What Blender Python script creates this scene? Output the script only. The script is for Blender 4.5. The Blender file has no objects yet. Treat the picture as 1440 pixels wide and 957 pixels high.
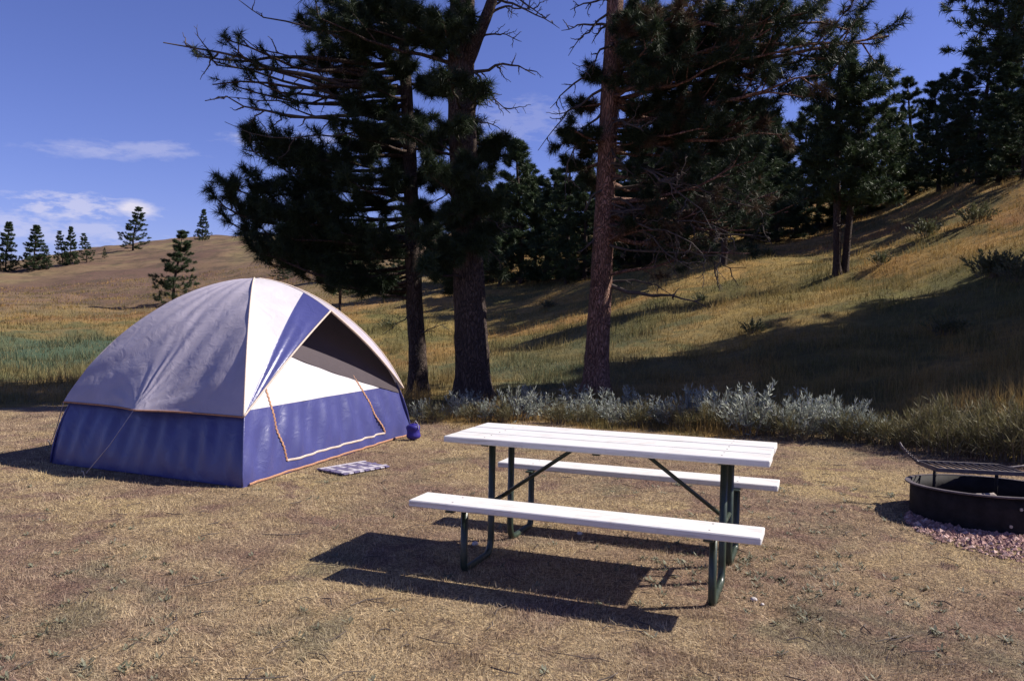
import bpy, math, random
import numpy as np
from mathutils import Vector, Matrix
R = math.radians
rng = np.random.default_rng(7)
random.seed(7)
S = bpy.context.scene
COL = S.collection

# ------------------------------------------------------------------ camera
F, PITCH, ROLL, CAMH = 1169.24, 0.031134, 0.018607, 1.515     # focal in px of a 1440 wide frame
cam_d = bpy.data.cameras.new('camera'); cam = bpy.data.objects.new('camera', cam_d); COL.objects.link(cam)
cam_d.sensor_width = 36.0; cam_d.lens = F / 1440 * 36.0; cam_d.clip_start = 0.05; cam_d.clip_end = 20000
_fw = Vector((0, math.cos(PITCH), -math.sin(PITCH))); _rt = Vector((1, 0, 0)); _up = Vector((0, math.sin(PITCH), math.cos(PITCH)))
_R = math.cos(ROLL) * _rt + math.sin(ROLL) * _up
_U = -math.sin(ROLL) * _rt + math.cos(ROLL) * _up
cam.matrix_world = Matrix(((_R.x, _U.x, -_fw.x, 0), (_R.y, _U.y, -_fw.y, 0), (_R.z, _U.z, -_fw.z, CAMH), (0, 0, 0, 1)))
S.camera = cam
S.cycles.max_bounces = 5; S.cycles.diffuse_bounces = 2; S.cycles.transmission_bounces = 3
S.render.resolution_x = 1024; S.render.resolution_y = 680

def pdir(px, py):
    d = _R * ((px - 720) / F) + _U * (-(py - 478.5) / F) + _fw
    return d
def at(px, py, Y):
    d = pdir(px, py); k = Y / d.y
    return Vector((d.x * k, Y, CAMH + d.z * k))

# ------------------------------------------------------------------ sun, sky, exposure
SAZ, SEL = 9.6, 42.3            # sun azimuth from +X towards +Y, elevation
sun_dir = Vector((math.cos(R(SAZ)) * math.cos(R(SEL)), math.sin(R(SAZ)) * math.cos(R(SEL)), math.sin(R(SEL))))
sl = bpy.data.lights.new('sun', 'SUN'); so = bpy.data.objects.new('sun', sl); COL.objects.link(so)
sl.energy = 5.0; sl.angle = R(0.53); sl.color = (1.0, 0.93, 0.84)
so.rotation_euler = sun_dir.to_track_quat('Z', 'Y').to_euler(); so.location = (30, 5, 30)
S.view_settings.view_transform = 'Standard'; S.view_settings.look = 'None'
S.view_settings.exposure = 0.75; S.view_settings.gamma = 1.0; S.view_settings.use_curve_mapping = False

W = bpy.data.worlds.new('World'); S.world = W; W.use_nodes = True
nt = W.node_tree; nt.nodes.clear()
def N(t, ty, **kw):
    n = t.nodes.new(ty)
    for k, v in kw.items():
        if k.startswith('i_'):
            n.inputs[int(k[2:])].default_value = v
        else: setattr(n, k, v)
    return n
def L(t, a, b): t.links.new(a, b)
def math_n(t, op, a, b=None, c=None, clamp=False):
    n = t.nodes.new('ShaderNodeMath'); n.operation = op; n.use_clamp = clamp
    for i, v in enumerate((a, b, c)):
        if v is None: continue
        if isinstance(v, (int, float)): n.inputs[i].default_value = v
        else: t.links.new(v, n.inputs[i])
    return n.outputs[0]
def mixc(t, fac, a, b, mode='MIX'):
    n = t.nodes.new('ShaderNodeMix'); n.data_type = 'RGBA'; n.blend_type = mode
    for sock, v in ((n.inputs[0], fac), (n.inputs[6], a), (n.inputs[7], b)):
        if isinstance(v, (int, float)): sock.default_value = v
        elif isinstance(v, tuple): sock.default_value = v if len(v) == 4 else (*v, 1)
        else: t.links.new(v, sock)
    return n.outputs[2]
sky = N(nt, 'ShaderNodeTexSky', sky_type='NISHITA', sun_disc=False, sun_elevation=R(SEL), sun_rotation=R(90 - SAZ),
        altitude=1500, air_density=1.0, dust_density=0.9, ozone_density=1.6)
tint = mixc(nt, 1.0, sky.outputs[0], (.99, .94, 1.60), 'MULTIPLY')
tc = N(nt, 'ShaderNodeTexCoord')
nz = N(nt, 'ShaderNodeTexNoise'); nz.inputs['Scale'].default_value = 34; nz.inputs['Detail'].default_value = 6; nz.inputs['Roughness'].default_value = .62
mp = N(nt, 'ShaderNodeMapping'); mp.inputs['Scale'].default_value = (1, 1, 3.2); L(nt, tc.outputs['Generated'], mp.inputs[0]); L(nt, mp.outputs[0], nz.inputs['Vector'])
cloud = None
def puff(px, py, wpx, hpx, tilt, dens, ns):
    global cloud
    c = pdir(px, py).normalized(); r = c.cross(Vector((0, 0, 1))).normalized(); u = r.cross(c)
    r2 = r * math.cos(tilt) + u * math.sin(tilt); u2 = u * math.cos(tilt) - r * math.sin(tilt)
    def dot(v):
        n = nt.nodes.new('ShaderNodeVectorMath'); n.operation = 'DOT_PRODUCT'; L(nt, tc.outputs['Generated'], n.inputs[0]); n.inputs[1].default_value = v
        return n.outputs['Value']
    a = math_n(nt, 'MULTIPLY', dot(r2), F / wpx); b = math_n(nt, 'MULTIPLY', dot(u2), F / hpx)
    q = math_n(nt, 'ADD', math_n(nt, 'MULTIPLY', a, a), math_n(nt, 'MULTIPLY', b, b))
    m = math_n(nt, 'SUBTRACT', 1.0, q, clamp=True)
    front = math_n(nt, 'GREATER_THAN', dot(c), 0.3)
    nn = math_n(nt, 'MULTIPLY_ADD', nz.outputs[0], ns * 3.2, -ns * 1.6)
    m = math_n(nt, 'MULTIPLY', math_n(nt, 'SQRT', m), math_n(nt, 'ADD', math_n(nt, 'ADD', nn, -.45), math_n(nt, 'MULTIPLY', m, 1.5)), clamp=True)
    m = math_n(nt, 'MULTIPLY', math_n(nt, 'MULTIPLY', m, front, clamp=True), dens, clamp=True)
    cloud = m if cloud is None else math_n(nt, 'MAXIMUM', cloud, m)
puff(165, 212, 130, 15, R(3), .30, 1.2)
puff(225, 207, 52, 11, R(6), .30, 1.2)
puff(190, 294, 38, 15, R(-3), 1.0, .7)
puff(110, 292, 110, 22, R(0), .55, 2.2)
puff(60, 318, 160, 26, R(-3), .38, 2.0)
puff(400, 195, 120, 13, R(4), .28, 1.4)
puff(740, 170, 130, 40, R(5), .16, 2.0)
puff(-260, 300, 170, 24, R(2), .4, 2.0)
puff(1750, 240, 200, 30, R(-3), .35, 2.0)
skyc = mixc(nt, cloud, tint, (9.0, 8.7, 10.5))
bg = N(nt, 'ShaderNodeBackground'); bg.inputs[1].default_value = 0.05; L(nt, skyc, bg.inputs[0])
wo = N(nt, 'ShaderNodeOutputWorld'); L(nt, bg.outputs[0], wo.inputs[0])

# ------------------------------------------------------------------ helpers
def tag(o, label=None, cat=None, group=None, kind=None):
    if label: o['label'] = label
    if cat: o['category'] = cat
    if group: o['group'] = group
    if kind: o['kind'] = kind
    return o
def empty(name, loc=(0, 0, 0), rz=0):
    o = bpy.data.objects.new(name, None); COL.objects.link(o); o.location = loc; o.rotation_euler = (0, 0, rz); o.empty_display_size = .2
    return o
class MB:
    """collects verts / faces (tris and quads) and builds one mesh object"""
    def __init__(s): s.v = []; s.f3 = []; s.f4 = []; s.n = 0; s.attr = []
    def add(s, v, f3=None, f4=None, attr=None):
        v = np.asarray(v, float).reshape(-1, 3); s.v.append(v)
        if f3 is not None and len(f3): s.f3.append(np.asarray(f3, int).reshape(-1, 3) + s.n)
        if f4 is not None and len(f4): s.f4.append(np.asarray(f4, int).reshape(-1, 4) + s.n)
        s.attr.append(np.zeros(len(v)) if attr is None else np.broadcast_to(np.asarray(attr, float), (len(v),)))
        s.n += len(v)
    def mesh(s, name, smooth=False, attr=None):
        v = np.concatenate(s.v) if s.v else np.zeros((0, 3))
        f3 = np.concatenate(s.f3) if s.f3 else np.zeros((0, 3), int)
        f4 = np.concatenate(s.f4) if s.f4 else np.zeros((0, 4), int)
        me = bpy.data.meshes.new(name)
        me.vertices.add(len(v)); me.vertices.foreach_set('co', v.astype(np.float32).ravel())
        li = np.concatenate([f3.ravel(), f4.ravel()]).astype(np.int32)
        me.loops.add(len(li)); me.loops.foreach_set('vertex_index', li)
        st = np.concatenate([np.arange(len(f3)) * 3, len(f3) * 3 + np.arange(len(f4)) * 4]).astype(np.int32)
        me.polygons.add(len(st)); me.polygons.foreach_set('loop_start', st)
        me.polygons.foreach_set('use_smooth', np.full(len(st), smooth))
        if attr:
            a = me.attributes.new(attr, 'FLOAT', 'POINT'); a.data.foreach_set('value', np.concatenate(s.attr).astype(np.float32))
        me.update(calc_edges=True); me.validate()
        return me
    def build(s, name, mat, parent=None, smooth=False, attr=None):
        me = s.mesh(name, smooth, attr); me.materials.append(mat)
        return link(name, me, parent)
    # shapes
    def box(s, c, sx, sy, sz, M=None, bev=0.0):
        x, y, z = sx / 2, sy / 2, sz / 2; b = min(bev, x * .9, y * .9, z * .9)
        if b <= 0:
            v = np.array([(i, j, k) for i in (-x, x) for j in (-y, y) for k in (-z, z)])
            f = [(0, 1, 3, 2), (4, 6, 7, 5), (0, 4, 5, 1), (2, 3, 7, 6), (0, 2, 6, 4), (1, 5, 7, 3)]
            f3 = None
        else:
            v = []; idx = {}
            for i in (-1, 1):
                for j in (-1, 1):
                    for k in (-1, 1):
                        for ax in range(3):
                            p = [i * (x - b), j * (y - b), k * (z - b)]; p[ax] += (i, j, k)[ax] * b
                            idx[(i, j, k, ax)] = len(v); v.append(p)
            f = []; f3 = []
            for ax in range(3):
                o1, o2 = [a for a in range(3) if a != ax]
                for sg in (-1, 1):
                    q = []
                    for (p, r) in ((-1, -1), (1, -1), (1, 1), (-1, 1)):
                        key = [0, 0, 0]; key[ax] = sg; key[o1] = p; key[o2] = r; q.append(idx[(*key, ax)])
                    f.append(q)
                    # edges along ax
                for p in (-1, 1):
                    for r in (-1, 1):
                        k1 = [0, 0, 0]; k2 = [0, 0, 0]; k1[ax] = -1; k2[ax] = 1
                        for kk in (k1, k2): kk[o1] = p; kk[o2] = r
                        f.append([idx[(*k1, o1)], idx[(*k2, o1)], idx[(*k2, o2)], idx[(*k1, o2)]])
            for i in (-1, 1):
                for j in (-1, 1):
                    for k in (-1, 1): f3.append([idx[(i, j, k, 0)], idx[(i, j, k, 1)], idx[(i, j, k, 2)]])
            v = np.array(v)
        if M is not None: v = v @ np.array(M.to_3x3()).T
        s.add(v + np.array(c), f3, f)
    def tube(s, pts, rad, sides=8, cap=True, attr=0.0):
        P = np.asarray(pts, float); n = len(P); rad = np.broadcast_to(np.asarray(rad, float), (n,))
        T = np.gradient(P, axis=0); T /= np.linalg.norm(T, axis=1)[:, None] + 1e-9
        ref = np.array([0, 0, 1.]) if abs(T[0, 2]) < .9 else np.array([1., 0, 0])
        a = np.cross(T[0], ref); a /= np.linalg.norm(a)
        A = np.zeros_like(P)
        for i in range(n):
            a = a - T[i] * (a @ T[i]); a = a / (np.linalg.norm(a) + 1e-9); A[i] = a
        B = np.cross(T, A); th = np.arange(sides) * 2 * np.pi / sides
        V = P[:, None] + rad[:, None, None] * (np.cos(th)[None, :, None] * A[:, None] + np.sin(th)[None, :, None] * B[:, None])
        i = np.arange(n - 1)[:, None]; j = np.arange(sides)[None]; j2 = (j + 1) % sides
        f4 = np.stack([i * sides + j, i * sides + j2, (i + 1) * sides + j2, (i + 1) * sides + j], -1).reshape(-1, 4)
        V = V.reshape(-1, 3); f3 = []
        if cap:
            b = len(V); V = np.vstack([V, P[0], P[-1]])
            for q in range(sides):
                f3.append((b, (q + 1) % sides, q)); f3.append((b + 1, (n - 1) * sides + q, (n - 1) * sides + (q + 1) % sides))
        s.add(V, f3, f4, attr)
    def grid(s, G, attr=None):
        G = np.asarray(G, float); n, m = G.shape[:2]
        i = np.arange(n - 1)[:, None]; j = np.arange(m - 1)[None]
        f4 = np.stack([i * m + j, i * m + j + 1, (i + 1) * m + j + 1, (i + 1) * m + j], -1).reshape(-1, 4)
        s.add(G.reshape(-1, 3), None, f4, attr)
def link(name, me, parent=None):
    o = bpy.data.objects.new(name, me); COL.objects.link(o)
    if parent is not None: o.parent = parent
    return o
def copy_tree(o, parent=None):
    c = o.copy(); COL.objects.link(c); c.parent = parent
    for ch in list(o.children): copy_tree(ch, c)
    return c
def sstep(a, b, x):
    t = np.clip((x - a) / (b - a), 0, 1); return t * t * (3 - 2 * t)

# ------------------------------------------------------------------ materials
def mat(name):
    m = bpy.data.materials.new(name); m.use_nodes = True; t = m.node_tree
    b = t.nodes['Principled BSDF']; return m, t, b
def noise(t, scale, detail=4, rough=.55, vec=None, dist=0):
    n = t.nodes.new('ShaderNodeTexNoise'); n.inputs['Scale'].default_value = scale; n.inputs['Detail'].default_value = detail
    n.inputs['Roughness'].default_value = rough; n.inputs['Distortion'].default_value = dist
    if vec is not None: t.links.new(vec, n.inputs['Vector'])
    return n.outputs[0]
def ramp(t, fac, stops):
    n = t.nodes.new('ShaderNodeValToRGB'); e = n.color_ramp.elements
    while len(e) < len(stops): e.new(0.5)
    for k, (p, c) in enumerate(stops):
        e[k].position = p; e[k].color = (*c, 1) if len(c) == 3 else c
    t.links.new(fac, n.inputs[0]); return n.outputs[0]
def mapr(t, v, a, b, c=0., d=1.):
    n = t.nodes.new('ShaderNodeMapRange'); t.links.new(v, n.inputs[0])
    for i, q in enumerate((a, b, c, d)): n.inputs[i + 1].default_value = q
    return n.outputs[0]
def bump(t, b, h, strength, dist):
    n = t.nodes.new('ShaderNodeBump'); n.inputs['Strength'].default_value = strength; n.inputs['Distance'].default_value = dist
    t.links.new(h, n.inputs['Height']); t.links.new(n.outputs[0], b.inputs['Normal']); return n
def geo(t): return t.nodes.new('ShaderNodeNewGeometry')
def objc(t): return t.nodes.new('ShaderNodeTexCoord').outputs['Object']

def lawn_colour(t, pos):
    """patchy dry mown grass: straw, pinkish brown soil and grey green patches"""
    big = noise(t, .42, 4, .6, pos, .6); mid = noise(t, 1.9, 5, .65, pos, .5); sm = noise(t, 7.5, 5, .7, pos, .6); fine = noise(t, 26, 4, .7, pos)
    c = ramp(t, big, [(.36, (0.351, 0.240, 0.165)), (.46, (0.421, 0.310, 0.193)), (.55, (0.538, 0.415, 0.226)), (.66, (0.655, 0.515, 0.253))])
    c = mixc(t, mapr(t, mid, .52, .62, 0, .8), c, (0.292, 0.181, 0.143))
    c = mixc(t, mapr(t, mid, .42, .32, 0, .6), c, (0.608, 0.491, 0.275))
    vd = t.nodes.new('ShaderNodeVectorMath'); vd.operation = 'DISTANCE'; L(t, pos, vd.inputs[0]); vd.inputs[1].default_value = (-.75, 3.75, 0)
    c = mixc(t, math_n(t, 'MULTIPLY', mapr(t, math_n(t, 'ADD', vd.outputs['Value'], math_n(t, 'MULTIPLY', mid, 1.6)), 2.3, 1.2), .75), c, (.60, .47, .26))
    g = noise(t, .8, 5, .65, pos, .8)
    c = mixc(t, mapr(t, g, .56, .64, 0, .6), c, (0.199, 0.205, 0.121))
    c = mixc(t, mapr(t, sm, .54, .66, 0, .65), c, (0.146, 0.099, 0.075)); c = mixc(t, mapr(t, sm, .46, .36, 0, .5), c, (0.702, 0.562, 0.341))
    c = mixc(t, mapr(t, fine, .5, .68, .0, .4), c, (0.164, 0.117, 0.086))
    return c
def meadow_colour(t, pos, sep):
    big = noise(t, .09, 4, .6, pos, .7); mid = noise(t, .5, 4, .6, pos, .5)
    c = ramp(t, big, [(.34, (0.148, 0.138, 0.049)), (.46, (0.269, 0.186, 0.060)), (.55, (0.382, 0.228, 0.073)), (.66, (0.297, 0.150, 0.063))])
    c = mixc(t, mapr(t, mid, .50, .58, 0, .75), c, (0.106, 0.102, 0.035))
    return c
def attr_n(t, name):
    n = t.nodes.new('ShaderNodeAttribute'); n.attribute_name = name; return n
def ground_mat():
    m, t, b = mat('ground')
    g = geo(t); pos = g.outputs['Position']
    lc = lawn_colour(t, pos)
    lc = mixc(t, 1., lc, (.85, .80, .80), 'MULTIPLY')
    # thatch: small dark gaps of bare soil
    s = noise(t, 45, 3, .6, pos); lc = mixc(t, mapr(t, s, .60, .48, 0, .65), lc, (.075, .052, .042))
    mc = meadow_colour(t, pos, None)
    f = noise(t, 3.2, 5, .7, pos); mc = mixc(t, mapr(t, f, .62, .40, 0, .55), mc, (.075, .065, .035))
    hill = attr_n(t, 'hill').outputs['Fac']; green = attr_n(t, 'green').outputs['Fac']; lawn = attr_n(t, 'lawn').outputs['Fac']
    hn = noise(t, .045, 5, .65, pos, .5); hn2 = noise(t, .5, 5, .7, pos)
    hc = ramp(t, hn, [(.38, (.19, .155, .075)), (.48, (.185, .125, .075)), (.58, (.125, .078, .058))])
    hc = mixc(t, mapr(t, hn2, .48, .62, 0, .8), hc, (.085, .065, .042))
    mc = mixc(t, hill, mc, hc)
    mc = mixc(t, green, mc, (.065, .100, .062))
    c = mixc(t, lawn, mc, lc)
    L(t, c, b.inputs['Base Color']); b.inputs['Roughness'].default_value = .95; b.inputs['Specular IOR Level'].default_value = .1
    bump(t, b, math_n(t, 'ADD', noise(t, 38, 4, .7, pos), math_n(t, 'MULTIPLY', noise(t, 3, 5, .7, pos), 1.5)), .8, .05)
    return m
def blade_mat(name, kind):
    m, t, b = mat(name); g = geo(t); pos = g.outputs['Position']
    rnd = g.outputs['Random Per Island']
    if kind == 'lawn':
        c = lawn_colour(t, pos)
        c = mixc(t, mapr(t, rnd, 0, 1, 0., .35), c, (.56, .46, .36))
        c = mixc(t, mapr(t, rnd, .45, .0, 0, .7), c, (.085, .055, .045))
    else:
        c = meadow_colour(t, pos, None)
        a = attr_n(t, 'green').outputs['Fac']
        c = mixc(t, a, c, (.085, .118, .070))
        c = mixc(t, mapr(t, rnd, .45, 1, 0., .6), c, (.34, .26, .12))
        c = mixc(t, mapr(t, rnd, .30, .0, 0, .6), c, (.075, .085, .035))
    L(t, c, b.inputs['Base Color']); b.inputs['Roughness'].default_value = .8; b.inputs['Specular IOR Level'].default_value = .2
    tr = t.nodes.new('ShaderNodeBsdfTranslucent'); L(t, c, tr.inputs[0])
    mx = t.nodes.new('ShaderNodeMixShader'); mx.inputs[0].default_value = .3
    L(t, b.outputs[0], mx.inputs[1]); L(t, tr.outputs[0], mx.inputs[2]); L(t, mx.outputs[0], t.nodes['Material Output'].inputs[0])
    return m
def needle_mat(name, c0, c1, brown):
    m, t, b = mat(name); a = attr_n(t, 'tint').outputs['Fac']
    rnd = geo(t).outputs['Random Per Island']
    c = mixc(t, mapr(t, a, 0, .8), c0, c1)
    c = mixc(t, mapr(t, a, .86, .90), c, brown)
    c = mixc(t, mapr(t, rnd, .6, 1, 0, .5), c, tuple(min(1, x * 1.5) for x in c1))
    L(t, c, b.inputs['Base Color']); b.inputs['Roughness'].default_value = .55; b.inputs['Specular IOR Level'].default_value = .25
    tr = t.nodes.new('ShaderNodeBsdfTranslucent'); L(t, c, tr.inputs[0])
    mx = t.nodes.new('ShaderNodeMixShader'); mx.inputs[0].default_value = .2
    L(t, b.outputs[0], mx.inputs[1]); L(t, tr.outputs[0], mx.inputs[2]); L(t, mx.outputs[0], t.nodes['Material Output'].inputs[0])
    return m
def bark_mat(name, ca, cb, cc, scale=1.):
    m, t, b = mat(name); o = objc(t)
    mpn = t.nodes.new('ShaderNodeMapping'); mpn.inputs['Scale'].default_value = (1, 1, .32); L(t, o, mpn.inputs[0])
    v = t.nodes.new('ShaderNodeTexVoronoi'); v.feature = 'DISTANCE_TO_EDGE'; v.inputs['Scale'].default_value = 15 * scale
    nn = t.nodes.new('ShaderNodeTexNoise'); nn.inputs['Scale'].default_value = 4; L(t, mpn.outputs[0], nn.inputs['Vector'])
    ad = t.nodes.new('ShaderNodeVectorMath'); ad.operation = 'MULTIPLY_ADD'; L(t, nn.outputs['Color'], ad.inputs[0]); ad.inputs[1].default_value = (.9, .9, .9); L(t, mpn.outputs[0], ad.inputs[2])
    L(t, ad.outputs[0], v.inputs['Vector'])
    fine = noise(t, 30, 5, .65, mpn.outputs[0]); bg_ = noise(t, 2.2, 3, .6, mpn.outputs[0])
    c = mixc(t, mapr(t, bg_, .4, .62), ca, cb)
    c = mixc(t, mapr(t, fine, .45, .75), c, cc)
    c = mixc(t, mapr(t, v.outputs['Distance'], .10, .0, 0, .75), c, (.030, .022, .019))
    L(t, c, b.inputs['Base Color']); b.inputs['Roughness'].default_value = .9; b.inputs['Specular IOR Level'].default_value = .2
    h = math_n(t, 'ADD', math_n(t, 'MULTIPLY', math_n(t, 'MINIMUM', v.outputs['Distance'], .16), 5.), math_n(t, 'MULTIPLY', fine, .5))
    bump(t, b, h, 1., .035)
    return m
def fabric_mat(name, col, transl=.15, rough=.55, sc=3.0, var=.06, spec=.35):
    m, t, b = mat(name); o = objc(t)
    n1 = noise(t, sc, 4, .6, o, .4)
    dk = tuple(x * (1 - var * 2) for x in col)
    c = mixc(t, mapr(t, n1, .35, .65), dk, col)
    L(t, c, b.inputs['Base Color']); b.inputs['Roughness'].default_value = rough; b.inputs['Specular IOR Level'].default_value = spec
    w = noise(t, 420, 2, .5, o); bn = bump(t, b, math_n(t, 'ADD', math_n(t, 'MULTIPLY', w, .05), noise(t, 7, 4, .55, o, 1.2)), .35, .02)
    tr = t.nodes.new('ShaderNodeBsdfTranslucent'); L(t, c, tr.inputs[0])
    mx = t.nodes.new('ShaderNodeMixShader'); mx.inputs[0].default_value = transl
    L(t, b.outputs[0], mx.inputs[1]); L(t, tr.outputs[0], mx.inputs[2]); L(t, mx.outputs[0], t.nodes['Material Output'].inputs[0])
    return m
def plain(name, col, rough=.6, metal=0., sc=12, var=.2, bmp=.2, spec=.4):
    m, t, b = mat(name); o = objc(t); n1 = noise(t, sc, 5, .65, o)
    c = mixc(t, mapr(t, n1, .3, .7), tuple(x * (1 - var) for x in col), tuple(min(1, x * (1 + var * .6)) for x in col))
    L(t, c, b.inputs['Base Color']); b.inputs['Roughness'].default_value = rough; b.inputs['Metallic'].default_value = metal; b.inputs['Specular IOR Level'].default_value = spec
    if bmp: bump(t, b, n1, bmp, .01)
    return m
def board_mat():
    m, t, b = mat('white_paint'); o = objc(t)
    mpn = t.nodes.new('ShaderNodeMapping'); mpn.inputs['Scale'].default_value = (1.2, 22, 22); L(t, o, mpn.inputs[0])
    gr = noise(t, 3, 5, .65, mpn.outputs[0], .3)
    sp = noise(t, 6, 5, .7, o)
    c = mixc(t, mapr(t, gr, .35, .7), (.69, .68, .66), (.60, .58, .55))
    c = mixc(t, mapr(t, gr, .56, .72, 0, .8), c, (.34, .30, .26))
    c = mixc(t, mapr(t, sp, .56, .70, 0, .6), c, (.50, .46, .42))
    L(t, c, b.inputs['Base Color']); b.inputs['Roughness'].default_value = .5
    bump(t, b, gr, .35, .004)
    return m
M = {}
M['ground'] = ground_mat()
M['lawn'] = blade_mat('lawn_blades', 'lawn'); M['meadow'] = blade_mat('meadow_blades', 'meadow')
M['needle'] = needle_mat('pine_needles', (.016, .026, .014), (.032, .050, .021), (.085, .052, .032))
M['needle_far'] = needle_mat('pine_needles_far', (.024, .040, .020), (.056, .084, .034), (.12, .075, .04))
M['bark_dark'] = bark_mat('dark_bark', (.065, .048, .042), (.085, .058, .047), (.13, .095, .075))
M['bark_red'] = bark_mat('red_bark', (.20, .105, .078), (.28, .15, .11), (.42, .27, .21), 1.15)
M['dead'] = plain('dead_wood', (.080, .062, .052), .85, sc=14, var=.4)
M['blue'] = fabric_mat('blue_nylon', (.056, .061, .20), .02, .36, spec=.65)
M['white_fab'] = fabric_mat('white_nylon', (.62, .59, .61), .10, .5)
M['grey_fab'] = fabric_mat('grey_nylon', (.46, .42, .48), .10, .45)
M['orange'] = plain('orange_tape', (.38, .20, .12), .7, sc=60, var=.4)
M['cream'] = plain('cream_tape', (.55, .45, .38), .7, sc=60, var=.25)
M['paint'] = board_mat()
M['pipe'] = plain('green_black_pipe', (.026, .040, .028), .36, 0., sc=25, var=.35, bmp=.15, spec=.5)
M['galv'] = plain('worn_bolt', (.35, .34, .32), .45, .6)
M['steel'] = plain('sooty_steel', (.017, .015, .016), .75, .0, sc=10, var=.6, bmp=.4, spec=.2)
M['rust'] = plain('weathered_steel', (.115, .095, .10), .6, .35, sc=14, var=.45, bmp=.3)
M['ash'] = plain('ash', (.06, .055, .052), .95, sc=18, var=.6, bmp=.5)
M['cord'] = plain('cord', (.40, .36, .40), .7, sc=40)
M['mesh'] = fabric_mat('shade_dark_mesh', (.060, .046, .054), .02, .8)  # mesh tone kept dark so the hood's shade is painted into it
M['sack'] = fabric_mat('dark_blue_nylon', (.030, .022, .22), .05, .5)

# ------------------------------------------------------------------ terrain
def hz(px): return 442.1 + (px - 720) * ROLL
cols = {   # pixel column (azimuth) -> (distance, height) profile of the land
    -1400: [(12, 0), (60, .4), (110, 2), (200, 5), (300, 6)],
    -600: [(12, 0), (30, .2), (60, .8), (110, 3), (180, 6.5), (300, 8)],
    0: [(12, 0), (28, .15), (55, 1.2), (100, 4.0), (175, 8.4), (300, 8)],
    200: [(12, 0), (28, .15), (55, 1.4), (100, 5.6), (175, 14.6), (260, 15), (400, 12)],
    300: [(12, 0), (28, .2), (55, 1.7), (100, 6.6), (175, 16.6), (260, 17.5), (400, 13)],
    430: [(12, 0), (26, .25), (45, 1.7), (75, 5.0), (160, 16.6), (260, 18), (400, 14)],
    580: [(13, 0), (24, .3), (36, 1.4), (65, 4.6), (150, 16.0), (260, 19), (400, 15)],
    720: [(14, 0), (20, .2), (30, .95), (45, 2.6), (65, 4.9), (150, 16), (260, 20), (400, 16)],
    960: [(13.5, .05), (20, .95), (30, 2.6), (45, 5.1), (65, 8.2), (150, 18), (260, 22), (400, 18)],
    1180: [(12, .05), (20, 1.6), (32, 3.4), (50, 6.8), (70, 10.6), (150, 20), (260, 23), (400, 19)],
    1440: [(11, .05), (16, 1.3), (24, 3.5), (40, 7.9), (60, 12.7), (110, 18), (260, 23), (400, 19)],
    1900: [(10, .05), (16, 2.0), (24, 4.9), (40, 10.2), (60, 14.6), (150, 22), (300, 22)],
    3000: [(10, .05), (16, 1.5), (24, 3.8), (40, 8), (60, 11), (150, 16), (300, 16)]}
LD = np.linspace(math.log(2), math.log(4000), 260)
_az = []; _Z = []
for px in sorted(cols):
    pr = [(2, 0), (6, 0)] + cols[px] + [(900, cols[px][-1][1] * .6), (4000, 0)]
    d = np.log([q[0] for q in pr]); z = np.array([q[1] for q in pr])
    _az.append(math.atan2(px - 720, F)); _Z.append(np.interp(LD, d, z))
_az = [-math.pi, R(-110)] + _az + [R(110), math.pi]; _Z = [_Z[0] * .0, _Z[0] * .3] + _Z + [_Z[-1] * .3, _Z[0] * 0]
_az = np.array(_az); _Z = np.array(_Z)
AZ = np.linspace(-math.pi, math.pi, 721)
ZT = np.stack([np.interp(AZ, _az, _Z[:, j]) for j in range(len(LD))], 1)
def gblur(A, s, ax):
    k = np.exp(-.5 * (np.arange(-3 * s, 3 * s + 1) / s) ** 2); k /= k.sum(); r = len(k) // 2
    pad = [(0, 0), (0, 0)]; pad[ax] = (r, r); B = np.pad(A, pad, 'edge')
    return np.apply_along_axis(lambda v: np.convolve(v, k, 'valid'), ax, B)
ZT = gblur(gblur(ZT, 5, 0), 4, 1)
def ground(x, y):
    x = np.asarray(x, float); y = np.asarray(y, float)
    az = np.arctan2(x, y); d = np.log(np.maximum(np.hypot(x, y), 2.0001))
    a = (az + math.pi) / (2 * math.pi) * 720; b = (d - LD[0]) / (LD[1] - LD[0])
    i = np.clip(a.astype(int), 0, 719); j = np.clip(b.astype(int), 0, len(LD) - 2); fa = a - i; fb = b - j
    z = ZT[i, j] * (1 - fa) * (1 - fb) + ZT[i + 1, j] * fa * (1 - fb) + ZT[i, j + 1] * (1 - fa) * fb + ZT[i + 1, j + 1] * fa * fb
    D = np.exp(d); amp = sstep(11, 30, D)
    u = (np.sin(x * .31 + 1.3 * np.sin(y * .17)) + np.sin(y * .27 + 1.1 * np.sin(x * .21 + 2))) * .10
    u2 = (np.sin(x * .061 + 1.7 * np.sin(y * .043)) * .5 + np.sin(y * .083 + np.sin(x * .05))) * .5
    lump = (np.sin(x * .9 + 1.6 * np.sin(y * .7 + 1)) * np.sin(y * 1.1 + 1.2 * np.sin(x * .6)) * .13 + np.sin(x * .47 + y * .33 + 1.5 * np.sin(y * .5)) * .12) * sstep(12.5, 18, D)
    s = (np.sin(x * 2.3 + np.sin(y * 1.7)) + np.sin(y * 2.9 + 1.4 * np.sin(x * 1.3))) * .012
    return z + amp * u + sstep(40, 120, D) * u2 + s * sstep(9, 14, D) + lump
def gz(x, y): return float(ground(x, y))
def hit(px, py):
    """where the line of sight through a pixel meets the land"""
    d = pdir(px, py); d = np.array(d) / math.hypot(d.x, d.y)
    t = np.exp(np.linspace(math.log(3), math.log(400), 3000))
    z = CAMH + d[2] * t; g = ground(d[0] * t, d[1] * t)
    k = np.argmax(z <= g)
    if z[k] > g[k]: k = int(np.argmin(z - g))
    return Vector((d[0] * t[k], d[1] * t[k], g[k]))
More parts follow.
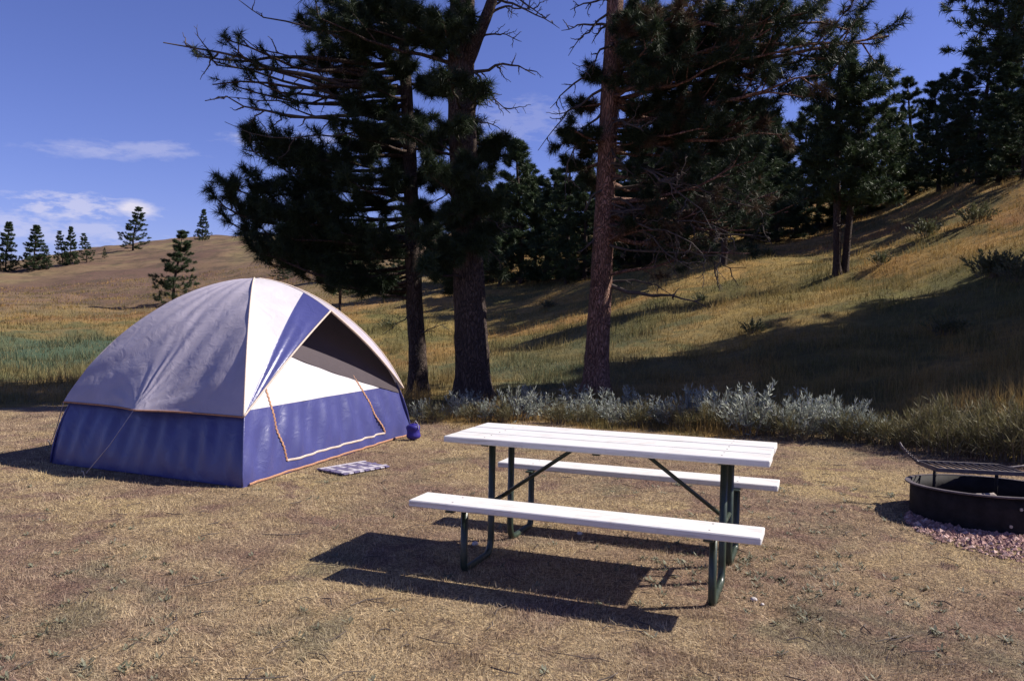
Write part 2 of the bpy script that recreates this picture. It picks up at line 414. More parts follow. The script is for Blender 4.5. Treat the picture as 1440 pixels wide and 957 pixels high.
def lawn_edge(x, y):
    e = np.interp(x, [-14, -6, -3, -1, 1.5, 4, 5.2, 7, 12], [12.2, 12.4, 12.6, 11.7, 10.9, 10.1, 8.9, 8.1, 7.2])
    return e + .28 * np.sin(x * 1.9 + .7) + .18 * np.sin(x * 4.3) - y       # >0: lawn
def green_patch(x, y):
    az = np.arctan2(x, y); d = np.hypot(x, y); px = 720 + F * np.tan(np.clip(az, -1.3, 1.3))
    a = 1.3 * np.exp(-((px - 60) / 260) ** 2) * np.exp(-((np.log(d) - math.log(26)) / .28) ** 2)
    b = .8 * np.exp(-((px - 720) / 330) ** 2) * np.exp(-((np.log(d) - math.log(18)) / .22) ** 2)
    w = .5 + .5 * np.sin(x * .8 + 1.3 * np.sin(y * .6)) * np.sin(y * .9 + x * .3)
    return np.clip((a * 1.1 + b) * (.55 + .6 * w), 0, .95)
azs = np.concatenate([np.linspace(R(-50), R(52), 300), np.linspace(R(52), R(310), 90)[1:-1]])
rs = np.concatenate([[0.6, 1.5], np.exp(np.linspace(math.log(2.5), math.log(420), 250)), [600, 900, 1500, 2500, 4000]])
A_, R_ = np.meshgrid(azs, rs); X_ = np.sin(A_) * R_; Y_ = np.cos(A_) * R_; Z_ = ground(X_, Y_)
gm = MB(); V = np.stack([X_, Y_, Z_], -1)
n, k = A_.shape; i = np.arange(n - 1)[:, None]; j = np.arange(k)[None]; j2 = (j + 1) % k
f4 = np.stack([i * k + j, (i + 1) * k + j, (i + 1) * k + j2, i * k + j2], -1).reshape(-1, 4)
vv = V.reshape(-1, 3); c0 = len(vv); vv = np.vstack([vv, [0, 0, 0]])
f3 = [(c0, q, (q + 1) % k) for q in range(k)]
gm.add(vv, f3, f4); me = gm.mesh('ground', True); me.materials.append(M['ground'])
go = tag(link('ground', me), kind='structure')
D_ = np.hypot(vv[:, 0], vv[:, 1])
for nm, val in (('lawn', sstep(-.25, .25, lawn_edge(vv[:, 0], vv[:, 1]))), ('green', green_patch(vv[:, 0], vv[:, 1])),
                ('hill', sstep(34, 60, D_) * sstep(.02, -.12, np.arctan2(vv[:, 0], vv[:, 1])))):
    a = me.attributes.new(nm, 'FLOAT', 'POINT'); a.data.foreach_set('value', val.astype(np.float32))

# ------------------------------------------------------------------ table / tent / ring placement (needed to keep grass out)
TC = np.array([.6177, 5.134]); TROT = -.36454
TN, TR_, TL = np.array([-2.27, 7.03]), np.array([-1.24, 10.25]), np.array([-4.42, 7.98]); TF = TR_ + TL - TN; TCEN = (TN + TF) / 2
RING = np.array([3.70, 6.42]); RR = .53
def inside_tent(x, y):
    e1 = TR_ - TN; e2 = TL - TN; det = e1[0] * e2[1] - e1[1] * e2[0]; dx = x - TN[0]; dy = y - TN[1]
    u = (dx * e2[1] - dy * e2[0]) / det; v = (e1[0] * dy - e1[1] * dx) / det
    return (u > -.015) & (u < 1.015) & (v > -.02) & (v < 1.02)

# ------------------------------------------------------------------ grass (nobody could count it)
def blades(x, y, h, w, lean, name, material, green=None):
    n = len(x); z = ground(x, y); th = rng.uniform(0, 2 * np.pi, n); ph = rng.uniform(0, 2 * np.pi, n)
    ln = np.abs(rng.normal(0, 1, n)) * lean * h * (.6 + .8 * (np.sin(x * 9 + np.sin(y * 7) * 2) * np.sin(y * 11 + x * 3) + .5))
    ph = np.where(rng.random(n) < .55, 2.5 * np.sin(x * 3.1 + 1.5 * np.sin(y * 4.7)) + 2 * np.sin(y * 2.3) + rng.normal(0, .6, n), ph)
    b = np.stack([x, y, z - .005], 1); s = np.stack([np.cos(th), np.sin(th), 0 * th], 1) * (w / 2)[:, None]
    tip = b + np.stack([np.cos(ph) * ln, np.sin(ph) * ln, np.maximum(h - .25 * ln, h * .25) + .005], 1)
    v = np.stack([b - s, b + s, tip], 1).reshape(-1, 3); f = np.arange(3 * n).reshape(-1, 3)
    mb = MB(); mb.add(v, f, None, None if green is None else np.repeat(green, 3))
    o = mb.build(name, material, attr='green'); return o
n = 560000
az = rng.uniform(R(-37), R(39), n); d = 2.9 * (13.2 / 2.9) ** rng.uniform(0, 1, n) ** .9
x = np.sin(az) * d; y = np.cos(az) * d
ok = (lawn_edge(x, y) + rng.normal(0, .15, n) > 0) & ~inside_tent(x, y)
ok &= (np.hypot(x - RING[0], y - RING[1]) > RR + .02) & ((np.hypot((x - RING[0] - .28), (y - RING[1] + .28)) > 1.0) | (rng.random(n) < .12))
cl = .5 + .5 * np.sin(x * 5.1 + 2 * np.sin(y * 3.7)) * np.sin(y * 6.3 + 1.7 * np.sin(x * 4.1)); ok &= rng.random(n) < .45 + .55 * cl
x, y, d = x[ok], y[ok], d[ok]; n = len(x)
h = rng.gamma(3, .0050, n) + .006; w = (.0032 + .0040 * rng.random(n)) * np.maximum(1, d / 5) ** .8
tag(blades(x, y, h, w, 2.6, 'lawn_grass', M['lawn']), 'short dry mown grass covering the campsite ground', 'grass', kind='stuff')
n = 520000
az = rng.uniform(R(-38), R(40), n); d = 7.0 * (85 / 7.0) ** rng.uniform(0, 1, n) ** 1.05
x = np.sin(az) * d; y = np.cos(az) * d
ok = (lawn_edge(x, y) + rng.normal(0, .12, n) - .5 * rng.random(n) ** 4 < 0) & ~inside_tent(x, y) & (np.hypot(x - RING[0], y - RING[1]) > RR + .15)
cl = .5 + .5 * np.sin(x * 2.1 + 2 * np.sin(y * 1.7)) * np.sin(y * 2.3 + 1.7 * np.sin(x * 1.9)); ok &= rng.random(n) < .35 + .65 * cl
x, y, d, cl = x[ok], y[ok], d[ok], cl[ok]; n = len(x)
tall = np.exp(-((x - 6.2) / 1.9) ** 2 - ((y - 9.9) / 1.5) ** 2)
h = (.06 + .20 * rng.random(n) ** 1.7) * (.45 + 1.15 * cl ** 1.5) + tall * .22 * rng.random(n); w = (.0045 + .004 * rng.random(n)) * np.maximum(1, d / 8) ** .85
h *= np.where(d > 30, .8, 1) * (.45 + .55 * sstep(-.1, .7, -lawn_edge(x, y)))
tag(blades(x, y, h, w, .45, 'meadow_grass', M['meadow'], np.clip(green_patch(x, y) + tall * .35, 0, .9)), 'long golden and green grass on the meadow and slopes', 'grass', kind='stuff')

# ------------------------------------------------------------------ trees
def needles(mb, P, D, size, n, width, tint, seed=0):
    """tufts of long needles: P (k,3) twig ends, D (k,3) twig directions"""
    r = np.random.default_rng(seed); k = len(P)
    if k == 0: return
    D = D / (np.linalg.norm(D, axis=1)[:, None] + 1e-9)
    q = r.normal(0, 1, (k, n, 3)); q /= np.linalg.norm(q, axis=2)[..., None]
    q = q + D[:, None] * r.uniform(.15, 1.1, (k, n, 1)); q /= np.linalg.norm(q, axis=2)[..., None]
    ln = (size[:, None] * r.uniform(.65, 1.1, (k, n)))[..., None]
    base = P[:, None] - D[:, None] * (size[:, None] * r.uniform(-.15, .75, (k, n)))[..., None]
    s = np.cross(q, r.normal(0, 1, (k, n, 3))); s /= np.linalg.norm(s, axis=2)[..., None] + 1e-9
    tip = base + q * ln; tip[..., 2] -= .06 * ln[..., 0]
    w = (width * size / .18)[:, None, None]
    v = np.stack([base - s * w * .5, base + s * w * .5, tip], 2).reshape(-1, 3)
    mb.add(v, np.arange(len(v)).reshape(-1, 3), None, np.repeat(tint, 3 * n))
def bez(p0, p1, p2, n):
    t = np.linspace(0, 1, n)[:, None]; return (1 - t) ** 2 * p0 + 2 * t * (1 - t) * p1 + t * t * p2
def wob(P, amp, r):
    n = len(P); w = r.normal(0, amp, (n, 3)); w[0] = 0; w[1:-1] = (w[1:-1] * .6 + .2 * w[:-2] + .2 * w[2:]); return P + w
class Tree:
    def __init__(s, seed): s.r = np.random.default_rng(seed); s.wood = MB(); s.deads = []; s.P = []; s.D = []; s.Z = []; s.T = []
    def tuft(s, p, d, size, tint=None):
        s.P.append(p); s.D.append(d); s.Z.append(size); s.T.append(s.r.random() * .8 if tint is None else tint)
    def live(s, p0, tip, rad, sag=.08, sub=9, tsize=.175, spread=.34, brown=0., first=.3, lvl2=8, up=.25):
        r = s.r; p0 = np.array(p0, float); tip = np.array(tip, float); ax = tip - p0; Ln = np.linalg.norm(ax)
        mid = (p0 + tip) / 2 + np.array([0, 0, -sag * Ln]) + r.normal(0, .05 * Ln, 3)
        C = wob(bez(p0, mid, tip, 9), .018 * Ln, r); s.wood.tube(C, np.linspace(rad, rad * .22, 9), 5, False)
        axn = ax / Ln
        for q in range(sub):
            t = first + (1 - first) * (q + r.random()) / sub; i = min(int(t * 8), 7); f = t * 8 - i
            b = C[i] * (1 - f) + C[i + 1] * f; tg = C[i + 1] - C[i]; tg /= np.linalg.norm(tg)
            d = np.cross(tg, r.normal(0, 1, 3)); d /= np.linalg.norm(d); d[2] = abs(d[2]) * .5 if r.random() < .7 else d[2] * .5
            d = d + tg * r.uniform(.4, .9); d[2] += up * .5; d /= np.linalg.norm(d)
            l2 = Ln * spread * r.uniform(.5, 1.1) * (1.15 - .6 * t); l2 = min(max(l2, .22), 1.3)
            e = b + d * l2 + np.array([0, 0, up * l2 * .45]); c2 = bez(b, b + d * l2 * .55 + r.normal(0, .06 * l2, 3), e, 5)
            s.wood.tube(c2, np.linspace(max(rad * .3, .007), .004, 5), 4, False)
            br = r.random() < brown
            for u in range(lvl2):
                f2 = .3 + .7 * (u + .3 + .6 * r.random()) / lvl2; g = min(int(f2 * 4), 3); pb = c2[g] + (c2[g + 1] - c2[g]) * min(f2 * 4 - g, 1)
                dd = d * .8 + r.normal(0, .6, 3); dd[2] += up; dd /= np.linalg.norm(dd)
                pt = pb + dd * r.uniform(.06, .30) * min(1, l2 * 1.6)
                s.tuft(pt, dd, tsize * r.uniform(.75, 1.2), .95 if (br and r.random() < .8) else None)
            s.tuft(e, d + np.array([0, 0, up]), tsize * r.uniform(.85, 1.25), .95 if br else None)
        s.tuft(tip, axn + np.array([0, 0, up]), tsize * 1.1)
    def bare(s, p0, tip, rad, sag=-.1, sub=6, tw=.3, lvl=2, crook=.03, hang=.2, mb=None):
        r = s.r; new = mb is None; mb = MB() if new else mb; (s.deads.append(mb) if new else None); p0 = np.array(p0, float); tip = np.array(tip, float); Ln = np.linalg.norm(tip - p0)
        mid = (p0 + tip) / 2 + np.array([0, 0, -sag * Ln]) + r.normal(0, .06 * Ln, 3)
        C = wob(bez(p0, mid, tip, 10), crook * Ln, r); mb.tube(C, np.linspace(rad, max(rad * .18, .004), 10), 6, False)
        for q in range(sub):
            t = .25 + .75 * (q + r.random()) / sub; i = min(int(t * 9), 8); b = C[i]; tg = C[i + 1] - C[i]; tg /= np.linalg.norm(tg) + 1e-9
            d = np.cross(tg, r.normal(0, 1, 3)); d /= np.linalg.norm(d); d = d + tg * r.uniform(.2, .9); d[2] -= hang * r.random(); d /= np.linalg.norm(d)
            l2 = Ln * tw * r.uniform(.4, 1.1)
            if lvl > 0 and l2 > .12: s.bare(b, b + d * l2, max(rad * .4, .005), r.uniform(-.2, .2), max(2, sub - 2), tw * 1.1, lvl - 1, crook * 1.5, hang, mb)
            elif l2 > .05: mb.tube([b, b + d * l2], [.005, .003], 3, False)
    def trunk(s, pts, rad, sides=22, rough=.03, flare=.35, step=.07, mb=None):
        r = s.r; P = np.array([list(p) for p in pts], float); seg = np.linalg.norm(np.diff(P, axis=0), axis=1); cum = np.concatenate([[0], np.cumsum(seg)])
        n = max(int(cum[-1] / step), 8); t = np.linspace(0, cum[-1], n)
        # smooth curve through the points
        Q = np.stack([np.interp(t, cum, P[:, k]) for k in range(3)], 1)
        kk = max(int(n / len(P) / 2), 1); ker = np.ones(2 * kk + 1) / (2 * kk + 1)
        Qs = np.stack([np.convolve(np.pad(Q[:, k], kk, 'edge'), ker, 'valid') for k in range(3)], 1); Qs[0] = Q[0]; Q = Qs
        rr = np.interp(t, cum, rad) * (1 + flare * np.exp(-t / .30))
        mb = s.wood if mb is None else mb; a0 = mb.n; mb.tube(Q, rr, sides, True)
        v = mb.v[-1]; m = n * sides
        off = r.normal(0, 1, (n, sides)); off = off * .5 + .25 * (np.roll(off, 1, 0) + np.roll(off, -1, 0))
        lob = sum(np.sin(np.arange(sides)[None] * 2 * np.pi / sides * q + r.uniform(0, 6)) * .03 for q in (2, 3, 5)) * (1 + 2.5 * np.exp(-t / .25))[:, None]
        cen = np.repeat(Q, sides, 0); v[:m] = cen + (v[:m] - cen) * (1 + (off * rough + lob).reshape(-1, 1))
        s.axis = Q; s.axr = rr
        return Q
    def on(s, z, back=0.):
        i = int(np.argmin(np.abs(s.axis[:, 2] - z))); return s.axis[i].copy()
    def finish(s, name, loc, wood_mat, needle_m, n_needles, width, dead_mat=None, smooth=False):
        root = empty(name, loc); o = np.array(loc)
        def sh(mb):
            for v in mb.v: v -= o
        if s.wood.n: sh(s.wood); s.wood.build('trunk', wood_mat, root, smooth=True)
        for q in s.deads: sh(q); q.build('dead_branch', dead_mat or M['dead'], root, smooth=True)
        if s.P:
            mb = MB(); needles(mb, np.array(s.P) - o, np.array(s.D), np.array(s.Z), n_needles, width, np.array(s.T), int(s.r.integers(1e6)))
            mb.build('crown', needle_m, root, attr='tint')
        return root

def hero_tips(T, Y, tips, k=.15, dep=1.3, rad=.035, **kw):
    r = T.r
    for (px, py) in tips:
        tip = np.array(at(px, py, Y + r.uniform(-dep, dep))); a = T.on(tip[2]); hd = np.hypot(*(tip - a)[:2])
        z0 = tip[2] + r.uniform(-.5, .3) * k * 3 * hd
        b = T.on(z0); T.live(b, tip, max(rad, .012 * hd + .012), **kw)

# --- tree A: thick dark trunk, bare limbs on its right
YA = 14.7
pA = hit(667, 566); YA = pA.y
A = Tree(11)
A.trunk([at(667, 572, YA), at(663, 480, YA), at(660, 400, YA), at(653, 250, YA - .05), at(648, 120, YA - .1), at(650, 0, YA - .1), at(655, -150, YA), at(652, -320, YA)], [.285, .27, .26, .235, .22, .20, .16, .09], rough=.035)
# forked limb to the upper right
lm = [at(650, 110, YA - .1), at(668, 60, YA - .3), at(688, 15, YA - .5), at(712, -60, YA - .6), at(720, -160, YA - .6)]
ax_, ar_ = A.axis, A.axr
A.trunk(lm, [.13, .11, .09, .07, .04], 12, .03, 0.)
A.axis, A.axr = ax_, ar_
for (p, q, rad) in [((655, 105), (752, 102), .035), ((655, 95), (718, 165), .03), ((690, 20), (750, 15), .025), ((675, 55), (735, 60), .02), ((652, 170), (712, 190), .02),
                    ((700, -20), (765, 30), .03), ((690, 10), (765, -10), .025), ((655, 150), (700, 140), .018), ((652, 60), (600, 20), .03), ((660, 300), (715, 330), .018), ((655, 265), (610, 285), .02),
                    ((656, 330), (705, 370), .015), ((640, 220), (590, 190), .02), ((695, 0), (790, 40), .025)]:
    A.bare(at(*p, YA - .1), at(*q, YA - A.r.uniform(.1, .9)), rad, sag=-.18, sub=6, tw=.3, lvl=2)
hero_tips(A, YA, [(705, 205), (690, 225), (700, 290), (690, 330), (680, 250), (640, 310), (615, 260), (690, 380), (640, 400), (610, 200), (600, 130), (590, 60), (620, 30), (560, 20), (540, 60), (630, 350), (610, 370),
                  (520, 10), (480, 30), (440, 20), (600, -60), (560, -120), (690, -120), (640, -200), (500, -90), (720, -60), (620, -270)], sub=9, dep=1.5)
hero_tips(A, YA + 1.6, [(660, 200), (630, 260), (690, 300), (620, 120), (650, 360), (600, 320)], sub=9, dep=.6)
hero_tips(A, YA - 1.4, [(600, 240), (575, 330), (560, 180), (590, 380)], sub=8, dep=.5)
hero_tips(A, YA - .9, [(640, 50), (668, 130), (636, 180), (664, 230), (640, 300), (668, 345), (632, 110), (650, 20), (625, 250), (675, 290)], dep=.5, sub=7, lvl2=6, first=.5)
oA = A.finish('ponderosa_pine', tuple(pA), M['bark_dark'], M['needle'], 54, .0105)
tag(oA, 'tall pine with the thickest dark trunk, forked, dead twigs on one side', 'tree', 'big pines behind the campsite')

# --- tree B: thinner dark trunk behind the tent side, heavy crown reaching left
pB = hit(587, 556); YB = pB.y
B = Tree(23)
B.trunk([at(587, 560, YB), at(588, 500, YB), at(582, 430, YB), at(580, 350, YB), at(576, 220, YB), at(570, 100, YB), at(563, 0, YB), at(556, -140, YB)], [.165, .155, .145, .135, .12, .10, .08, .04], rough=.03)
left = [(342, 195), (335, 215), (372, 228), (395, 215), (308, 268), (300, 290), (322, 328), (345, 350), (370, 372), (330, 300), (402, 262), (420, 330), (440, 290), (400, 345), (385, 365), (360, 300), (350, 265), (412, 300), (375, 330)]
hero_tips(B, YB - .6, [(px + 10, py) for px, py in left], k=.12, dep=.7, sub=12, lvl2=8, spread=.24, first=.45, up=.4)
lower = [(430, 392), (462, 380), (500, 400), (545, 412), (520, 350), (470, 320), (455, 350), (560, 340), (600, 300), (622, 380), (480, 400), (640, 405), (530, 395), (575, 390), (440, 370)]
hero_tips(B, YB, lower[::2] + lower[1:6:2], k=.1, dep=1.4, sub=9, lvl2=7, spread=.32, up=.3)
upper = [(395, 35), (430, 60), (390, 92), (450, 110), (485, 150), (440, 180), (455, 205), (500, 70), (540, 30), (560, 100), (600, 60), (620, 130), (590, 170), (520, 210), (440, 222), (415, 130), (470, 250), (500, 280), (480, 20), (430, 0), (400, -40),
         (540, 160), (505, 190), (540, 250), (460, 60), (420, 95), (460, 160), (560, 230), (590, 250), (610, 210), (520, 120), (480, 210)]
hero_tips(B, YB, [(px + (28 if px < 470 else 8), py) for px, py in upper], k=.14, dep=1.5, sub=8, lvl2=8, spread=.30, up=.3)
hero_tips(B, YB + 1.5, [(480, 120), (530, 200), (600, 200), (500, 330), (440, 250), (620, 330), (560, 60)], dep=.6, sub=9)
# long sparse branch to the upper left
for (p, q, rad, sub) in [((560, 130), (232, 48), .05, 8), ((560, 150), (285, 122), .04, 7), ((565, 160), (268, 62), .04, 7), ((560, 120), (300, 145), .03, 6), ((560, 110), (330, 58), .035, 7), ((570, 170), (320, 175), .025, 6), ((560, 60), (330, 5), .03, 5)]:
    tip = at(*q, YB - B.r.uniform(.2, 1.4)); B.bare(at(*p, YB), tip, rad, sag=.10, sub=sub, tw=.16, lvl=2, hang=-.3)
hero_tips(B, YB - .7, [(310, 88), (345, 108), (330, 75), (385, 130), (330, 125), (310, 60), (280, 75), (360, 95), (300, 110), (400, 145), (355, 150)], dep=.6, sub=3, spread=.16, first=.7, tsize=.15, lvl2=2, k=.05)
B.bare(at(583, 440, YB), at(540, 470, YB - .6), .015, sub=4); B.bare(at(588, 470, YB), at(625, 455, YB - .5), .015, sub=4)
oB = B.finish('ponderosa_pine', tuple(pB), M['bark_dark'], M['needle'], 54, .0105)
tag(oB, 'dark bushy pine on a slim trunk behind the tent, branches reaching over tent', 'tree', 'big pines behind the campsite')

# --- tree C: reddish trunk, thin browning crown to the right, dead lower limbs
pC = hit(838, 558); YC = pC.y
C = Tree(37)
C.trunk([at(838, 564, YC), at(840, 480, YC), at(846, 390, YC), at(850, 300, YC), at(854, 200, YC), at(859, 110, YC), at(866, 0, YC), at(870, -150, YC), at(866, -300, YC)], [.205, .195, .18, .165, .155, .15, .135, .10, .05], rough=.04, flare=.3)
right = [(900, 30), (950, 20), (1000, 30), (1050, 8), (1100, 30), (1150, 15), (1200, 45), (1235, 60), (1255, 42), (940, 80), (990, 90), (1040, 75), (1090, 90), (1125, 125), (1080, 160), (1030, 150), (980, 160), (930, 150), (900, 200), (960, 225),
         (1010, 215), (1060, 225), (1180, 80), (1140, 60), (910, 110), (975, 55), (1020, 115), (1070, 120), (1160, 100), (890, 20), (930, 50), (960, 110), (1060, 50), (1110, 70), (1000, 180), (1050, 190), (940, 190), (1100, 190), (1015, 60), (920, 20), (1085, 20)]
hero_tips(C, YC - .95, right, k=.15, dep=.8, sub=10, spread=.30, brown=.20, tsize=.165, lvl2=7)
hero_tips(C, YC, [(800, 178), (812, 150), (822, 215), (802, 235), (830, 110), (792, 200), (890, 60), (885, 120), (830, 260)], k=.1, dep=1.0, sub=7, brown=.25, tsize=.16)
hero_tips(C, YC + 2.0, [(920, 60), (980, 130), (1040, 190), (900, 170), (940, 250), (1000, 260)], dep=.6, sub=8, brown=.12)
hero_tips(C, YC, [(950, -60), (1050, -80), (800, -80), (900, -150), (1000, -180), (820, -200), (1150, -50), (880, -280)], dep=1.5, sub=9, brown=.2)
hero_tips(C, YC - .5, [(1050, 285), (990, 300), (1090, 270), (1060, 320), (1020, 330), (940, 270), (1100, 300), (965, 320), (1035, 300), (1075, 300), (1000, 345), (1045, 350), (920, 300)], dep=.8, sub=7, brown=.45, tsize=.14, lvl2=5, k=.2, up=0.)
for q in [(1000, 310), (1062, 335), (1042, 385), (1105, 305), (990, 355), (942, 345), (895, 255), (955, 275), (1020, 290), (1080, 345), (920, 310), (970, 380), (1025, 350), (1060, 290), (905, 190), (985, 245), (1035, 365)]:
    C.bare(C.on(at(*q, YC).z + C.r.uniform(.2, 1.0)), at(*q, YC + C.r.uniform(-1.9, -.4)), .028, sag=-.12, sub=8, tw=.24, lvl=2, hang=.7)
for p, q in [((862, 40), (792, 42)), ((862, 20), (800, 72)), ((858, 120), (757, 205)), ((858, 100), (772, 150)), ((866, 0), (800, 15)), ((856, 150), (790, 265)), ((860, 60), (815, 110)), ((862, 30), (830, 60)),
             ((850, 260), (820, 300)), ((850, 310), (885, 300)), ((848, 330), (815, 355)), ((848, 345), (880, 345))]:
    C.bare(at(*p, YC), at(*q, YC - C.r.uniform(-.4, .8)), .028, sag=-.16, sub=6, tw=.26, lvl=2, hang=.6)
C.bare(at(850, 398, YC), at(992, 426, YC - .7), .045, sag=-.06, sub=5, tw=.16, lvl=1, hang=.2)
C.bare(at(848, 398, YC), at(945, 408, YC - .2), .03, sag=-.1, sub=4, tw=.2, lvl=1)
oC = C.finish('ponderosa_pine', tuple(pC), M['bark_red'], M['needle'], 50, .0105)
tag(oC, 'pine with reddish flaking trunk, browning needles and tangled dead lower branches', 'tree', 'big pines behind the campsite')

# --- background pines: a few shapes shared by many trees
def make_pine(seed, H, base, rad, ntier, kind='cone', tsize=.26, double=False, sub=5):
    T = Tree(seed); r = T.r
    lean = r.normal(0, .02, 2) * H
    def one(x0, dx, H):
        T.trunk([(x0, 0, -.3), (x0 + dx * .4, 0, H * .3), (x0 + dx + lean[0], lean[1], H * .7), (x0 + dx + lean[0] * 1.5, lean[1] * 1.5, H)], [.016 * H, .014 * H, .009 * H, .02], 10, .03, .3, .25)
        for q in range(ntier):
            f = (q + r.random() * .8) / ntier; z = H * (base + (1 - base) * f) - .1
            if kind == 'cone': w = (1 - f) ** .8 * (.5 + .5 * min(1, f * 6 + .35)) + .05
            elif kind == 'round': w = math.sqrt(max(0, 1 - (2 * (f * .92 + .02) - .85) ** 2 / 1.6)) * (1 - .25 * f)
            else: w = (1 - f) ** .65 * r.uniform(.55, 1.15) + .06
            nb = int(r.integers(3, 6)); a0 = r.uniform(0, 6.28)
            for b in range(nb):
                a = a0 + b * 6.28 / nb + r.normal(0, .25); l = max(rad * w * r.uniform(.65, 1.15), .25)
                p0 = T.on(z); tip = p0 + np.array([math.cos(a) * l, math.sin(a) * l, l * r.uniform(-.05, .35) + .15 * f])
                T.live(p0, tip, .012 + .008 * l, sag=.1, sub=sub, tsize=tsize, spread=.42, first=.25, lvl2=5, up=.35)
        T.tuft(T.on(H), np.array([0, 0, 1.]), tsize)
    if double: one(-.12, -.25, H); one(.14, .4, H * .93)
    else: one(0, 0, H)
    for q in range(6):
        z = H * base * r.uniform(.5, 1.0); a = r.uniform(0, 6.28); T.bare(T.on(z), T.on(z) + np.array([math.cos(a), math.sin(a), -.1]) * rad * .5, .02, sub=3, lvl=1)
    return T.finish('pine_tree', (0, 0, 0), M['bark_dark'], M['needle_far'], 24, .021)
protos = {
    'cone': (make_pine(101, 10, .14, 2.1, 22, 'cone'), 10), 'open': (make_pine(102, 10, .2, 2.0, 17, 'open'), 10), 'round': (make_pine(103, 10, .26, 2.5, 20, 'round'), 10),
    'double': (make_pine(104, 9.5, .30, 1.8, 15, 'round', double=True), 9.5), 'young': (make_pine(105, 6, .04, 1.9, 11, 'open', tsize=.24, sub=4), 6), 'bushy': (make_pine(107, 8, .03, 2.1, 19, 'cone', tsize=.27), 8), 'ragged': (make_pine(108, 9, .07, 2.4, 16, 'open', tsize=.27), 9), 'big': (make_pine(106, 13, .22, 3.2, 26, 'round', tsize=.26, sub=6), 13)}
used = set()
def pine(kind, base_px, top_y, label, group='pines on the slopes', rot=None, pos=None, H=None, wide=1.0):
    pr, ph = protos[kind]
    if kind in used: o = copy_tree(pr)
    else: o = pr; used.add(kind)
    p = hit(*base_px) if pos is None else Vector((pos[0], pos[1], gz(*pos)))
    if H is None: H = at(base_px[0], top_y, p.y).z - p.z
    sc = H / ph; o.location = (p.x, p.y, p.z - .05); o.scale = (sc * wide, sc * wide, sc); o.rotation_euler = (0, 0, random.uniform(0, 6.28) if rot is None else rot)
    look = {'cone': 'narrow pointed', 'open': 'loose open branched', 'round': 'broad round crowned', 'big': 'tall broad', 'young': 'young', 'bushy': 'dense full skirted', 'ragged': 'ragged full skirted', 'double': 'twin trunked'}[kind]
    tag(o, label.replace('{}', look + (' wide' if kind == 'cone' and wide > 1.25 else '')), 'tree', group); return o
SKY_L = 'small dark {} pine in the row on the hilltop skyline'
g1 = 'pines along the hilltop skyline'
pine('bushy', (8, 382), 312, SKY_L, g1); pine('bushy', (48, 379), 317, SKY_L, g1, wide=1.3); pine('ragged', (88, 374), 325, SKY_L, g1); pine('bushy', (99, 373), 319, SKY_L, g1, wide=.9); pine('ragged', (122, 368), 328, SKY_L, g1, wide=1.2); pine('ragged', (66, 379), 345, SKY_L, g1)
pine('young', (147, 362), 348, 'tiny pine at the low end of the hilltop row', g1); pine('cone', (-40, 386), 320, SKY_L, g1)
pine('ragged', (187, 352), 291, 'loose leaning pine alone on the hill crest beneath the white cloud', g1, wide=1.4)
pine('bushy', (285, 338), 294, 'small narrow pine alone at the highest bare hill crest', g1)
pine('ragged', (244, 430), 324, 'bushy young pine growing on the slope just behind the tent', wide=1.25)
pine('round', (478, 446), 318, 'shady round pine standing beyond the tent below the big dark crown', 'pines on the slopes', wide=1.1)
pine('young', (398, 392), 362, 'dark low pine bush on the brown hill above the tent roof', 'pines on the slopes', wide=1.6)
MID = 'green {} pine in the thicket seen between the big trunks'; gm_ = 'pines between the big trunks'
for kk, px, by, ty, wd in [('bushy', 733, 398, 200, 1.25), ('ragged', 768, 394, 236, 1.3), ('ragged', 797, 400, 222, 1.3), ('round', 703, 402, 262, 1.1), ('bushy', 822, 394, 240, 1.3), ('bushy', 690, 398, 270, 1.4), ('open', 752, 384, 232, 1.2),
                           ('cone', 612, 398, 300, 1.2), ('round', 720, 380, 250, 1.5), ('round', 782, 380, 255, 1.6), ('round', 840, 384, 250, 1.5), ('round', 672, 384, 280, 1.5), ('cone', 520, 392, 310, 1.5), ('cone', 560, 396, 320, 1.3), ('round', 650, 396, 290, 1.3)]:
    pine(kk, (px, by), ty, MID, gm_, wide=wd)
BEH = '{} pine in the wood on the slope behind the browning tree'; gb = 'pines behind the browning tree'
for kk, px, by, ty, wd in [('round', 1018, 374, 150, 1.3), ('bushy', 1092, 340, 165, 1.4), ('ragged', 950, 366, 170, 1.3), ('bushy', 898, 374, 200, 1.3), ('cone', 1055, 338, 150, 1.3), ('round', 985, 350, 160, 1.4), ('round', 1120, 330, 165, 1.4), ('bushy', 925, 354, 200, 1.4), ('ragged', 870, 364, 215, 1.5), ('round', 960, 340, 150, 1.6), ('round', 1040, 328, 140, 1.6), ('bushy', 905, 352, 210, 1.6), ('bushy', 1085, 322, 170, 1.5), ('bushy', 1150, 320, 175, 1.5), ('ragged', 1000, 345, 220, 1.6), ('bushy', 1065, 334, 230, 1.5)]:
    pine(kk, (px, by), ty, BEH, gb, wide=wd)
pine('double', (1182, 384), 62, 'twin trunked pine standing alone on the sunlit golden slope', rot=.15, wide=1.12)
UP = 'dark {} pine in the stand on the upper slope'; gu = 'pines on the upper slope'
